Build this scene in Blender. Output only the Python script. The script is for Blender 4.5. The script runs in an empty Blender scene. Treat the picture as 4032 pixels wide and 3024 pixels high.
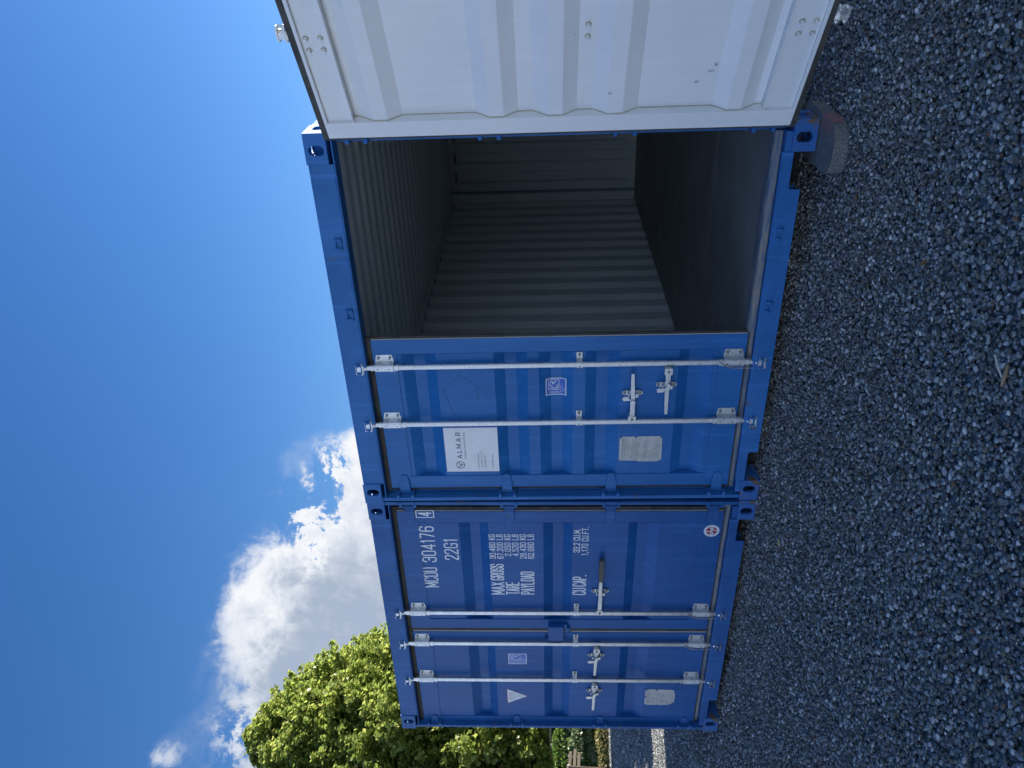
import bpy, bmesh, math, random
import numpy as np
from mathutils import Matrix, Vector, Euler, noise as mnoise
from mathutils.geometry import tessellate_polygon
random.seed(7); rng = np.random.default_rng(11)
S = bpy.context.scene; COL = S.collection
R_ = math.radians

# ------------------------------------------------------------------ camera
cd = bpy.data.cameras.new('camera'); cam = bpy.data.objects.new('camera', cd); COL.objects.link(cam)
cd.sensor_width = 36; cd.lens = 27.65; cd.clip_start = .05; cd.clip_end = 600
rx = Vector((-0.0360, 0.0283, -0.9990)); dn = Vector((-0.8487, -0.5286, 0.0156)); fw = Vector((-0.5276, 0.8484, 0.0431))
fw.normalize(); rx = (rx - fw*rx.dot(fw)).normalized(); up = fw.cross(rx)*-1
if up.dot(-dn) < 0: up = -up
M = Matrix.Identity(4)
for i in range(3):
    M[i][0] = rx[i]; M[i][1] = up[i]; M[i][2] = -fw[i]
M[0][3], M[1][3], M[2][3] = 3.4254, -4.0208, 1.3714
cam.matrix_world = M; S.camera = cam
S.render.resolution_x = 1024; S.render.resolution_y = 768

# ------------------------------------------------------------------ light
SUN_AZ = math.atan2(3.0, 4.4); SUN_EL = math.atan2(2.59, math.hypot(3.0, 4.4))
EXPO = 1.6
S.view_settings.view_transform = 'Standard'; S.view_settings.look = 'None'
S.view_settings.exposure = EXPO; S.view_settings.gamma = 1; S.view_settings.use_curve_mapping = False
sd = bpy.data.lights.new('sun', 'SUN'); sun = bpy.data.objects.new('sun', sd); COL.objects.link(sun)
sd.energy = 4.6; sd.angle = R_(.53); sd.color = (1, .93, .82)
sv = Vector((math.sin(SUN_AZ)*math.cos(SUN_EL), math.cos(SUN_AZ)*math.cos(SUN_EL), math.sin(SUN_EL)))
sun.rotation_euler = sv.to_track_quat('Z', 'Y').to_euler(); sun.location = sv*30

def nd(nt, t, loc=None, **kw):
    n = nt.nodes.new(t)
    for k, v in kw.items():
        if k.startswith('i_'): n.inputs[int(k[2:]) if k[2:].isdigit() else k[2:].replace('_', ' ')].default_value = v
        else: setattr(n, k, v)
    return n
def math_(nt, op, a, b=None, c=None, clamp=False):
    n = nt.nodes.new('ShaderNodeMath'); n.operation = op; n.use_clamp = clamp
    for i, v in enumerate((a, b, c)):
        if v is None: continue
        if isinstance(v, (int, float)): n.inputs[i].default_value = v
        else: nt.links.new(v, n.inputs[i])
    return n.outputs[0]
def mixc(nt, fac, a, b, mode='MIX'):
    n = nt.nodes.new('ShaderNodeMix'); n.data_type = 'RGBA'; n.blend_type = mode
    for s, v in ((0, fac), (6, a), (7, b)):
        if isinstance(v, (int, float)): n.inputs[s].default_value = v
        elif isinstance(v, tuple): n.inputs[s].default_value = (*v, 1) if len(v) == 3 else v
        else: nt.links.new(v, n.inputs[s])
    return n.outputs[2]
def ramp(nt, fac, stops, interp='LINEAR'):
    n = nt.nodes.new('ShaderNodeValToRGB'); cr = n.color_ramp; cr.interpolation = interp
    while len(cr.elements) < len(stops): cr.elements.new(.5)
    for e, (p, c) in zip(cr.elements, stops):
        e.position = p; e.color = (*c, 1) if isinstance(c, tuple) else (c, c, c, 1)
    nt.links.new(fac, n.inputs[0]); return n.outputs[0]
def smooth(nt, v, a, b, o0=0., o1=1.):
    n = nt.nodes.new('ShaderNodeMapRange'); n.interpolation_type = 'SMOOTHSTEP'
    nt.links.new(v, n.inputs[0])
    for i, x in enumerate((a, b, o0, o1)): n.inputs[i+1].default_value = x
    return n.outputs[0]
def noise_(nt, vec, scale, detail=4, rough=.5, dist=0.):
    n = nt.nodes.new('ShaderNodeTexNoise'); n.inputs['Scale'].default_value = scale
    n.inputs['Detail'].default_value = detail; n.inputs['Roughness'].default_value = rough; n.inputs['Distortion'].default_value = dist
    nt.links.new(vec, n.inputs['Vector']); return n.outputs['Fac']

W = bpy.data.worlds.new('World'); S.world = W; W.use_nodes = True
nt = W.node_tree; nt.nodes.clear()
sky = nt.nodes.new('ShaderNodeTexSky'); sky.sky_type = 'NISHITA'; sky.sun_disc = False
sky.sun_elevation = SUN_EL; sky.sun_rotation = SUN_AZ; sky.altitude = 50; sky.air_density = 1.0; sky.dust_density = .15; sky.ozone_density = 3.0
tc = nt.nodes.new('ShaderNodeTexCoord'); sep = nt.nodes.new('ShaderNodeSeparateXYZ'); nt.links.new(tc.outputs['Generated'], sep.inputs[0])
az0 = math_(nt, 'MULTIPLY', math_(nt, 'ARCTAN2', sep.outputs[0], sep.outputs[1]), 57.2958)
az = math_(nt, 'SUBTRACT', az0, math_(nt, 'MULTIPLY', math_(nt, 'GREATER_THAN', az0, 100), 360))
el = math_(nt, 'MULTIPLY', math_(nt, 'ARCSINE', sep.outputs[2]), 57.2958)
crv = nt.nodes.new('ShaderNodeFloatCurve'); cm = crv.mapping; c0 = cm.curves[0]
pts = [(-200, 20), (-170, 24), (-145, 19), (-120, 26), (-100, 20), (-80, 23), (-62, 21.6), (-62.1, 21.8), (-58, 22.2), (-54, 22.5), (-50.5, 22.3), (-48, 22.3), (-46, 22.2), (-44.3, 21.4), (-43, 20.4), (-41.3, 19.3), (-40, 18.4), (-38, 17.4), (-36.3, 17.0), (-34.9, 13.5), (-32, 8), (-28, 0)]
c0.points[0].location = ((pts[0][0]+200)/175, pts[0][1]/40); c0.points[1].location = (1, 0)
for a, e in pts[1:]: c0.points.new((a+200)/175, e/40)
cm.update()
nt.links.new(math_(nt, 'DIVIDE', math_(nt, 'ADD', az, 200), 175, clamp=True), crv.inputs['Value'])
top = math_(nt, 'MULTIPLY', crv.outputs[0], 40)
V = tc.outputs['Generated']
n1 = noise_(nt, V, 9, 8, .56, .25); n2 = noise_(nt, V, 28, 9, .68, .4); n3 = noise_(nt, V, 4.5, 5, .5, .3)
mpv = nt.nodes.new('ShaderNodeMapping'); nt.links.new(V, mpv.inputs[0]); mpv.inputs['Scale'].default_value = (1, 1, .55); mpv.inputs['Location'].default_value = (3.1, 1.7, .4)
n4 = noise_(nt, mpv.outputs[0], 14, 8, .62, .8)
dd = math_(nt, 'SUBTRACT', top, el)
d1 = math_(nt, 'ADD', dd, math_(nt, 'MULTIPLY', math_(nt, 'SUBTRACT', n1, .5), 7.))
d1 = math_(nt, 'ADD', d1, math_(nt, 'MULTIPLY', math_(nt, 'SUBTRACT', n2, .5), 4.5))
def gauss(a0, e0, sa, se):
    da = math_(nt, 'DIVIDE', math_(nt, 'SUBTRACT', az, a0), sa); de = math_(nt, 'DIVIDE', math_(nt, 'SUBTRACT', el, e0), se)
    return math_(nt, 'EXPONENT', math_(nt, 'MULTIPLY', math_(nt, 'ADD', math_(nt, 'MULTIPLY', da, da), math_(nt, 'MULTIPLY', de, de)), -1))
nh = noise_(nt, V, 22, 9, .70, .35)
def gap(a0, e0, sa, se, k, t): return math_(nt, 'MULTIPLY', gauss(a0, e0, sa, se), math_(nt, 'MULTIPLY', math_(nt, 'MAXIMUM', math_(nt, 'SUBTRACT', nh, t), 0), k))
hole = gap(-42.4, 16.3, 2.6, 1.5, 62, .44)
for a_ in ((-38.4, 15.4, 2.0, 1.2, 45, .42), (-51.8, 19.6, 3.0, 1.0, 14, .44), (-56.4, 20.6, 2.2, 1.2, 30, .44), (-47.6, 19.4, 1.5, 1.0, 10, .46), (-40.5, 18.2, 1.6, 1.0, 34, .44)): hole = math_(nt, 'ADD', hole, gap(*a_))
d1 = math_(nt, 'SUBTRACT', d1, hole)
d1 = math_(nt, 'ADD', d1, math_(nt, 'MULTIPLY', gauss(-57.2, 24.8, 1.6, 1.3), math_(nt, 'MULTIPLY', n4, 7)))
dens = smooth(nt, d1, -.3, 1.9)
wisp = smooth(nt, math_(nt, 'ADD', d1, math_(nt, 'MULTIPLY', n4, 3.2)), .4, 3.6, 0., .28)
dens = math_(nt, 'MAXIMUM', dens, wisp)
# cloud tone: bright billows at the top and on the sun side, blue grey under-sides to the left
shade = math_(nt, 'ADD', smooth(nt, d1, 1.6, 6.0, 0, .70), smooth(nt, az, -44, -52, 0, .42))
shade = math_(nt, 'MULTIPLY', shade, smooth(nt, az, -40, -46, .25, 1.))
shade = math_(nt, 'ADD', shade, math_(nt, 'MULTIPLY', math_(nt, 'SUBTRACT', n4, .5), 1.35))
shade = math_(nt, 'ADD', shade, math_(nt, 'MULTIPLY', math_(nt, 'SUBTRACT', n2, .5), 1.2), clamp=True)
K = 1/(2**EXPO)
cc0 = ramp(nt, shade, [(0, (.93*K, .95*K, .99*K)), (.35, (.74*K, .79*K, .88*K)), (.75, (.50*K, .57*K, .69*K)), (1, (.40*K, .48*K, .62*K))])
cc = mixc(nt, smooth(nt, az, -64, -85), cc0, mixc(nt, shade, (.60, .71, .92), (.34, .42, .58)))   # unseen bank left and behind, added brighter to fill the shaded fronts
bg1 = nt.nodes.new('ShaderNodeBackground'); bg1.inputs[1].default_value = .054
hs = nt.nodes.new('ShaderNodeHueSaturation'); hs.inputs['Saturation'].default_value = 1.27; hs.inputs['Hue'].default_value = .509; nt.links.new(sky.outputs[0], hs.inputs['Color'])
nt.links.new(hs.outputs[0], bg1.inputs[0])
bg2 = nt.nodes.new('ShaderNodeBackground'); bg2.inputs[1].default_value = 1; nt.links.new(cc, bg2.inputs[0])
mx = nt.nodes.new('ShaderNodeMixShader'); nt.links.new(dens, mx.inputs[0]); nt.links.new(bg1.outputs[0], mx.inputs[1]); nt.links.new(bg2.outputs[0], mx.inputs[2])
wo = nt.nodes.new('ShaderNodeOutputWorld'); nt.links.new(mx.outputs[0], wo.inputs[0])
S.cycles.max_bounces = 8; S.cycles.diffuse_bounces = 4; S.cycles.transparent_max_bounces = 8

# ------------------------------------------------------------------ materials
def mat(name):
    m = bpy.data.materials.new(name); m.use_nodes = True; nt = m.node_tree
    b = nt.nodes['Principled BSDF']; tcn = nt.nodes.new('ShaderNodeTexCoord')
    return m, nt, b, tcn.outputs['Object']
def link(nt, a, b): nt.links.new(a, b)
def bump(nt, b, h, strength, dist):
    n = nt.nodes.new('ShaderNodeBump'); n.inputs['Strength'].default_value = strength; n.inputs['Distance'].default_value = dist
    link(nt, h, n.inputs['Height']); link(nt, n.outputs[0], b.inputs['Normal'])
def paint(name, c, c2, rough=.42, wear=0., wearc=(.20, .13, .08), streak=.38):
    m, nt, b, V = mat(name)
    n = noise_(nt, V, 2.2, 5, .6); mp = nt.nodes.new('ShaderNodeMapping'); link(nt, V, mp.inputs[0]); mp.inputs['Scale'].default_value = (14, 14, .9)
    s = noise_(nt, mp.outputs[0], 1.5, 5, .6); f = noise_(nt, V, 160, 3, .6)
    col = mixc(nt, smooth(nt, n, .35, .7), c, c2)
    col = mixc(nt, math_(nt, 'MULTIPLY', smooth(nt, s, .5, .75), streak), col, tuple(min(1, x*1.5+.02) for x in c2))
    sp = noise_(nt, V, 55, 4, .7)
    col = mixc(nt, smooth(nt, sp, .74, .80, 0, .5), col, (.03, .035, .04))
    if wear:
        w = noise_(nt, V, 11, 8, .7); w2 = noise_(nt, V, 3, 3, .5)
        wf = smooth(nt, math_(nt, 'ADD', w, math_(nt, 'MULTIPLY', w2, .4)), .92-wear, .99-wear)
        col = mixc(nt, wf, col, wearc)
        link(nt, math_(nt, 'ADD', math_(nt, 'MULTIPLY', wf, .3), rough), b.inputs['Roughness'])
    else:
        link(nt, math_(nt, 'ADD', math_(nt, 'MULTIPLY', n, .18), rough-.09), b.inputs['Roughness'])
    b.inputs['Specular IOR Level'].default_value = .32
    link(nt, col, b.inputs['Base Color'])
    bump(nt, b, math_(nt, 'ADD', f, math_(nt, 'MULTIPLY', noise_(nt, V, 9, 2, .5), 3)), .22, .002)
    return m
BLUE = paint('blue_container_paint', (.012, .118, .345), (.018, .140, .39))
BLUEW = paint('worn_blue_paint', (.015, .118, .330), (.030, .155, .41), .5, wear=.10, wearc=(.10, .12, .14))
BLUER = paint('rusty_blue_paint', (.024, .112, .33), (.045, .155, .41), .55, wear=.20, wearc=(.13, .09, .06))
BLUE2 = paint('deep_blue_container_paint', (.007, .078, .255), (.012, .098, .31))
BLUE2W = paint('worn_deep_blue_paint', (.009, .080, .250), (.022, .115, .33), .5, wear=.10, wearc=(.10, .12, .14))
WHITE = paint('white_interior_paint', (.74, .76, .75), (.80, .80, .78), .38, streak=.15)
GREYIN = paint('pale_interior_paint', (.56, .62, .63), (.62, .67, .68), .5, streak=.2)
SEALANT = None
def simple(name, c, rough=.5, metal=0., c2=None, ns=30, bs=.3, bd=.001):
    m, nt, b, V = mat(name); n = noise_(nt, V, ns, 5, .6)
    link(nt, mixc(nt, smooth(nt, n, .3, .7), c, c2 or tuple(x*.75 for x in c)), b.inputs['Base Color'])
    b.inputs['Roughness'].default_value = rough; b.inputs['Metallic'].default_value = metal
    bump(nt, b, noise_(nt, V, ns*4, 4, .6), bs, bd); return m
SEALANT = simple('yellowed_sealant', (.52, .50, .33), .6)
RUBBER = simple('black_rubber_gasket', (.030, .030, .027), .75, c2=(.075, .070, .058), ns=12)
def galv():
    m, nt, b, V = mat('galvanised_steel')
    v = nt.nodes.new('ShaderNodeTexVoronoi'); v.inputs['Scale'].default_value = 150; link(nt, V, v.inputs['Vector'])
    n = noise_(nt, V, 38, 6, .7); f = math_(nt, 'ADD', math_(nt, 'MULTIPLY', v.outputs['Distance'], .5), math_(nt, 'MULTIPLY', n, .8))
    link(nt, ramp(nt, f, [(.25, (.30, .33, .34)), (.55, (.56, .58, .58)), (.8, (.74, .75, .73))]), b.inputs['Base Color'])
    b.inputs['Metallic'].default_value = .75; link(nt, smooth(nt, n, .3, .7, .34, .55), b.inputs['Roughness'])
    bump(nt, b, n, .35, .0012); return m
GALV = galv()
GALV2 = simple('bright_zinc_steel', (.62, .63, .61), .3, .85, (.47, .49, .49), 25, .12)
BOLT = simple('bolt_steel', (.22, .23, .24), .5, .6, (.35, .33, .30), 60)
BLACKPL = simple('black_plastic_sleeve', (.05, .047, .043), .45, c2=(.075, .065, .055), ns=14)
DARK = simple('dark_underframe_coating', (.012, .013, .015), .8)
FLOORM = simple('plywood_floor', (.17, .17, .16), .5, c2=(.24, .235, .22), ns=3.5, bs=.4)
DECALW = simple('white_vinyl_lettering', (.78, .80, .82), .45, c2=(.70, .72, .74))
SIGNW = simple('white_sign_plate', (.80, .80, .79), .4, c2=(.74, .74, .73), ns=8, bs=.05)
NAVY = simple('navy_print', (.02, .03, .14), .5, bs=0)
GREYP = simple('grey_print', (.22, .24, .27), .5, bs=0)
REDP = simple('red_print', (.32, .03, .035), .5, c2=(.25, .02, .03), bs=0)
BLKP = simple('black_print', (.03, .03, .035), .5, bs=0)
LRBLUE = simple('sticker_blue', (.05, .14, .52), .4, c2=(.045, .12, .46), bs=0)
def plate_mat():
    m, nt, b, V = mat('stained_data_plate'); n = noise_(nt, V, 18, 7, .7); n2 = noise_(nt, V, 7, 6, .7)
    col = mixc(nt, smooth(nt, n, .4, .65), (.55, .54, .49), (.43, .42, .38))
    col = mixc(nt, smooth(nt, n2, .62, .70, 0, .8), col, (.22, .16, .11)); link(nt, col, b.inputs['Base Color'])
    b.inputs['Roughness'].default_value = .55; bump(nt, b, n, .3, .001); return m
PLATE = plate_mat()
def thresh():
    m, nt, b, V = mat('worn_threshold_steel'); mp = nt.nodes.new('ShaderNodeMapping'); link(nt, V, mp.inputs[0]); mp.inputs['Scale'].default_value = (2, 12, 12)
    n = noise_(nt, mp.outputs[0], 3, 8, .7)
    link(nt, ramp(nt, n, [(.3, (.03, .07, .16)), (.5, (.12, .15, .19)), (.62, (.24, .22, .19)), (.75, (.38, .36, .32))]), b.inputs['Base Color'])
    b.inputs['Roughness'].default_value = .5; b.inputs['Metallic'].default_value = .2; bump(nt, b, n, .3, .002); return m
THRESH = thresh()
def gravel_mat(name, inst):
    m, nt, b, V = mat(name)
    if inst:
        oi = nt.nodes.new('ShaderNodeObjectInfo'); r = oi.outputs['Random']
        w = nt.nodes.new('ShaderNodeTexWhiteNoise'); w.noise_dimensions = '1D'; link(nt, r, w.inputs['W']); r2 = w.outputs['Value']
    else:
        v = nt.nodes.new('ShaderNodeTexVoronoi'); v.inputs['Scale'].default_value = 36; link(nt, V, v.inputs['Vector'])
        sp = nt.nodes.new('ShaderNodeSeparateColor'); link(nt, v.outputs['Color'], sp.inputs[0]); r = sp.outputs[0]; r2 = sp.outputs[1]
    col = ramp(nt, r, [(0, (.060, .068, .070)), (.30, (.12, .13, .13)), (.55, (.21, .22, .22)), (.78, (.33, .345, .345)), (.92, (.50, .51, .50)), (1, (.75, .75, .73))])
    tan = mixc(nt, smooth(nt, r2, .91, .94), col, (.19, .16, .105)); tan = mixc(nt, smooth(nt, r2, .993, .995), tan, (.20, .10, .055))
    tan = mixc(nt, smooth(nt, r2, .10, .06), tan, (.13, .14, .10))
    n = noise_(nt, V, 1.6 if inst else 90, 6, .7)
    col = mixc(nt, smooth(nt, n, .45, .75, 0, .55), tan, (.30, .31, .30)); link(nt, mixc(nt, smooth(nt, n, .5, .3, 0, .5), col, (.04, .042, .045)), b.inputs['Base Color'])
    b.inputs['Roughness'].default_value = .72
    if inst: bump(nt, b, n, .4, .15)
    else:
        bump(nt, b, math_(nt, 'ADD', math_(nt, 'MULTIPLY', v.outputs['Distance'], -1), math_(nt, 'MULTIPLY', n, .15)), .9, .02)
    return m
STONE = gravel_mat('pebble_stone', True); GROUNDM = gravel_mat('gravel_bed', False)
def leaf_mat(name, ca, cb, cc_, trans=.45):
    m, nt, b, V = mat(name); at = nt.nodes.new('ShaderNodeAttribute'); at.attribute_name = 'tint'
    col = ramp(nt, at.outputs['Fac'], [(0, ca), (.55, cb), (.93, cc_), (1, (.20, .10, .03))])
    link(nt, col, b.inputs['Base Color']); b.inputs['Roughness'].default_value = .38
    tr = nt.nodes.new('ShaderNodeBsdfTranslucent'); link(nt, mixc(nt, .42, col, (.22, .27, .05), 'ADD'), tr.inputs[0])
    ms = nt.nodes.new('ShaderNodeMixShader'); ms.inputs[0].default_value = trans
    link(nt, b.outputs[0], ms.inputs[1]); link(nt, tr.outputs[0], ms.inputs[2]); link(nt, ms.outputs[0], nt.nodes['Material Output'].inputs[0]); return m
MAPLE = leaf_mat('maple_leaf', (.11, .18, .04), (.27, .32, .08), (.44, .42, .14), .6)
HEDGEM = leaf_mat('hedge_leaf', (.05, .12, .015), (.11, .20, .03), (.22, .28, .05))
SHRUBM = leaf_mat('grey_green_leaf', (.08, .14, .07), (.20, .27, .13), (.38, .42, .24), .3)
IVYM = leaf_mat('dry_ground_leaf', (.10, .12, .03), (.25, .22, .08), (.38, .26, .14), .3)
DARKLEAF = leaf_mat('dark_hedge_leaf', (.02, .05, .012), (.04, .09, .02), (.08, .13, .03), .3)
BARK = simple('bark', (.10, .08, .06), .9, c2=(.05, .04, .03), ns=10, bs=.8, bd=.02)
WOODP = simple('weathered_pale_wood', (.50, .40, .27), .8, c2=(.36, .27, .17), ns=9)
GREENB = simple('green_board_paint', (.03, .22, .15), .4, c2=(.02, .18, .12)); WHITEB = simple('white_board_trim', (.75, .77, .74), .5)
BINM = simple('dark_brown_plastic', (.07, .05, .035), .6); BINR = simple('pale_brown_rim', (.34, .29, .22), .6)
def conc():
    m, nt, b, V = mat('speckled_concrete'); n = noise_(nt, V, 150, 5, .85); n2 = noise_(nt, V, 9, 3, .5)
    col = ramp(nt, n, [(.36, (.05, .05, .05)), (.5, (.13, .135, .13)), (.62, (.30, .30, .29))])
    sx = nt.nodes.new('ShaderNodeSeparateXYZ'); link(nt, V, sx.inputs[0])
    s = math_(nt, 'ADD', sx.outputs[1], math_(nt, 'MULTIPLY', n2, .03))
    band = math_(nt, 'MULTIPLY', smooth(nt, s, -.135, -.11), smooth(nt, s, .03, .0)); band = math_(nt, 'MULTIPLY', band, smooth(nt, sx.outputs[0], .05, .09))
    link(nt, mixc(nt, math_(nt, 'MULTIPLY', band, .7), col, (.30, .11, .11)), b.inputs['Base Color'])
    b.inputs['Roughness'].default_value = .9; bump(nt, b, n, .7, .004); return m
CONC = conc()
WIRE = simple('twisted_seal_wire', (.42, .43, .42), .5, .6, (.25, .26, .26), 40)

# ------------------------------------------------------------------ mesh helpers
class MB:
    def __init__(s): s.v = []; s.f = []; s.m = []
    def add(s, vs, fs, m=0, T=None):
        o = len(s.v)
        s.v += [tuple(T @ Vector(v)) for v in vs] if T else [tuple(v) for v in vs]
        for i, f in enumerate(fs): s.f.append(tuple(o+k for k in f)); s.m.append(m[i] if isinstance(m, (list, tuple)) else m)
        return s
    def box(s, x0, x1, y0, y1, z0, z1, m=0, T=None):
        vs = [(x, y, z) for z in (z0, z1) for y in (y0, y1) for x in (x0, x1)]
        return s.add(vs, [(0, 2, 3, 1), (4, 5, 7, 6), (0, 1, 5, 4), (2, 6, 7, 3), (0, 4, 6, 2), (1, 3, 7, 5)], m, T)
    def cyl(s, p0, p1, r, n=16, m=0, r2=None, caps=True, T=None):
        p0 = Vector(p0); p1 = Vector(p1); r2 = r if r2 is None else r2; d = (p1-p0).normalized(); a = d.orthogonal().normalized(); b = d.cross(a)
        vs = [p0+(a*math.cos(2*math.pi*i/n)+b*math.sin(2*math.pi*i/n))*r for i in range(n)]+[p1+(a*math.cos(2*math.pi*i/n)+b*math.sin(2*math.pi*i/n))*r2 for i in range(n)]
        fs = [(i, (i+1) % n, n+(i+1) % n, n+i) for i in range(n)]
        if caps: fs += [tuple(range(n))[::-1], tuple(range(n, 2*n))]
        return s.add(vs, fs, m, T)
    def tube(s, pts, r, n=8, m=0, T=None):
        pts = [Vector(p) for p in pts]; vs = []; fs = []
        for i, p in enumerate(pts):
            d = (pts[min(i+1, len(pts)-1)]-pts[max(i-1, 0)]).normalized(); a = d.cross(Vector((.13, .2, .97))).normalized(); b = d.cross(a)
            rr = r[i] if isinstance(r, (list, tuple)) else r
            vs += [p+(a*math.cos(2*math.pi*k/n)+b*math.sin(2*math.pi*k/n))*rr for k in range(n)]
        for i in range(len(pts)-1):
            fs += [(i*n+k, i*n+(k+1) % n, (i+1)*n+(k+1) % n, (i+1)*n+k) for k in range(n)]
        fs += [tuple(range(n))[::-1], tuple(range(len(vs)-n, len(vs)))]
        return s.add(vs, fs, m, T)
    def plate(s, outer, holes, c0, c1, f, m=0, back=True, T=None):
        """polygon with holes in (a,b), extruded from c0 to c1; f maps (a,b,c) to xyz"""
        loops = [outer]+holes; flat = [p for l in loops for p in l]
        tris = tessellate_polygon([[Vector((p[0], p[1], 0)) for p in l] for l in loops]); n = len(flat)
        vs = [f(a, b, c0) for a, b in flat]+[f(a, b, c1) for a, b in flat]; fs = [tuple(t) for t in tris]
        if back: fs += [tuple(n+k for k in t[::-1]) for t in tris]
        o = 0
        for l in loops:
            k = len(l); fs += [(o+i, o+(i+1) % k, n+o+(i+1) % k, n+o+i) for i in range(k)]; o += k
        return s.add(vs, fs, m, T)
    def sheet(s, prof, th, e0, e1, f, mo=0, mi=1):
        """corrugated sheet: prof = [(t, depth)], thickness th added to depth, run from e0 to e1"""
        n = len(prof); vs = [f(t, d, e) for e in (e0, e1) for t, d in prof]+[f(t, d+th, e) for e in (e0, e1) for t, d in prof]; fs = []; ms = []
        for i in range(n-1):
            fs.append((i, i+1, n+i+1, n+i)); ms.append(mo); fs.append((2*n+i, 3*n+i, 3*n+i+1, 2*n+i+1)); ms.append(mi)
            for o in (0, n): fs.append((o+i, 2*n+o+i, 2*n+o+i+1, o+i+1)); ms.append(mo)
        fs += [(0, n, 3*n, 2*n), (n-1, 3*n-1, 4*n-1, 2*n-1)]; ms += [mo, mo]
        return s.add(vs, fs, ms)
    def build(s, name, mats, parent=None, smooth_=False, bevel=0., seg=2, fix=True):
        me = bpy.data.meshes.new(name); me.from_pydata(s.v, [], s.f)
        for x in (mats if isinstance(mats, (list, tuple)) else [mats]): me.materials.append(x)
        me.polygons.foreach_set('material_index', s.m)
        if fix:
            bm = bmesh.new(); bm.from_mesh(me); bmesh.ops.recalc_face_normals(bm, faces=bm.faces); bm.to_mesh(me); bm.free()
        if smooth_:
            me.polygons.foreach_set('use_smooth', [True]*len(me.polygons)); me.set_sharp_from_angle(angle=R_(38))
        o = bpy.data.objects.new(name, me); COL.objects.link(o)
        if parent: o.parent = parent
        if bevel:
            b = o.modifiers.new('bevel', 'BEVEL'); b.width = bevel; b.segments = seg; b.limit_method = 'ANGLE'; b.angle_limit = R_(40)
        return o
def oval(cx, cy, w, h, n=28):
    """obround of width w and height h"""
    r = min(w, h)/2; out = []
    for i in range(n):
        t = 2*math.pi*i/n; x, y = r*math.cos(t), r*math.sin(t)
        if h > w: y += (h/2-r)*(1 if math.sin(t) >= 0 else -1)
        else: x += (w/2-r)*(1 if math.cos(t) >= 0 else -1)
        out.append((cx+x, cy+y))
    return out
def rrect(x0, x1, y0, y1, r, k=4):
    out = []
    for cx, cy, a in ((x1-r, y1-r, 0), (x0+r, y1-r, 90), (x0+r, y0+r, 180), (x1-r, y0+r, 270)):
        for i in range(k+1):
            t = R_(a+90*i/k); out.append((cx+r*math.cos(t), cy+r*math.sin(t)))
    return out
def thing(name, label, cat, loc=(0, 0, 0), rot=(0, 0, 0), group=None):
    o = bpy.data.objects.new(name, None); COL.objects.link(o); o.location = loc; o.rotation_euler = rot; tag(o, label, cat, group); return o
def tag(o, label=None, cat=None, group=None, kind=None):
    for k, v in (('label', label), ('category', cat), ('group', group), ('kind', kind)):
        if v: o[k] = v
    return o
_tc = {}
def text_geo(body, off=0.):
    if (body, off) in _tc: return _tc[(body, off)]
    cu = bpy.data.curves.new('t', 'FONT'); cu.body = body; cu.offset = off; cu.resolution_u = 3
    ob = bpy.data.objects.new('t', cu); COL.objects.link(ob); dg = bpy.context.evaluated_depsgraph_get(); dg.update()
    me = ob.evaluated_get(dg).to_mesh(); vs = [v.co.copy() for v in me.vertices]; fs = [tuple(p.vertices) for p in me.polygons]
    ob.evaluated_get(dg).to_mesh_clear(); bpy.data.objects.remove(ob); bpy.data.curves.remove(cu)
    xs = [v.x for v in vs]; ys = [v.y for v in vs]; x0, x1, y0, y1 = min(xs), max(xs), min(ys), max(ys)
    g = ([((v.x-x0)/(x1-x0), (v.y-y0)/(y1-y0)) for v in vs], fs); _tc[(body, off)] = g; return g
def put_text(mb, body, x0, x1, z0, z1, f, m=0, off=.012, rot=False):
    uv, fs = text_geo(body, off)
    if rot: vs = [f(x0+(x1-x0)*(1-v), z0+(z1-z0)*u) for u, v in uv]
    else: vs = [f(x0+(x1-x0)*u, z0+(z1-z0)*v) for u, v in uv]
    mb.add(vs, fs, m)
_C = [(1, .76), (1, .86), (.92, .95), (.72, 1), (.28, 1), (.08, .95), (0, .86), (0, .14), (.08, .05), (.28, 0), (.72, 0), (.92, .05), (1, .14), (1, .24)]
_O = [(.28, 0), (.72, 0), (.92, .05), (1, .14), (1, .86), (.92, .95), (.72, 1), (.28, 1), (.08, .95), (0, .86), (0, .14), (.08, .05), (.28, 0)]
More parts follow.
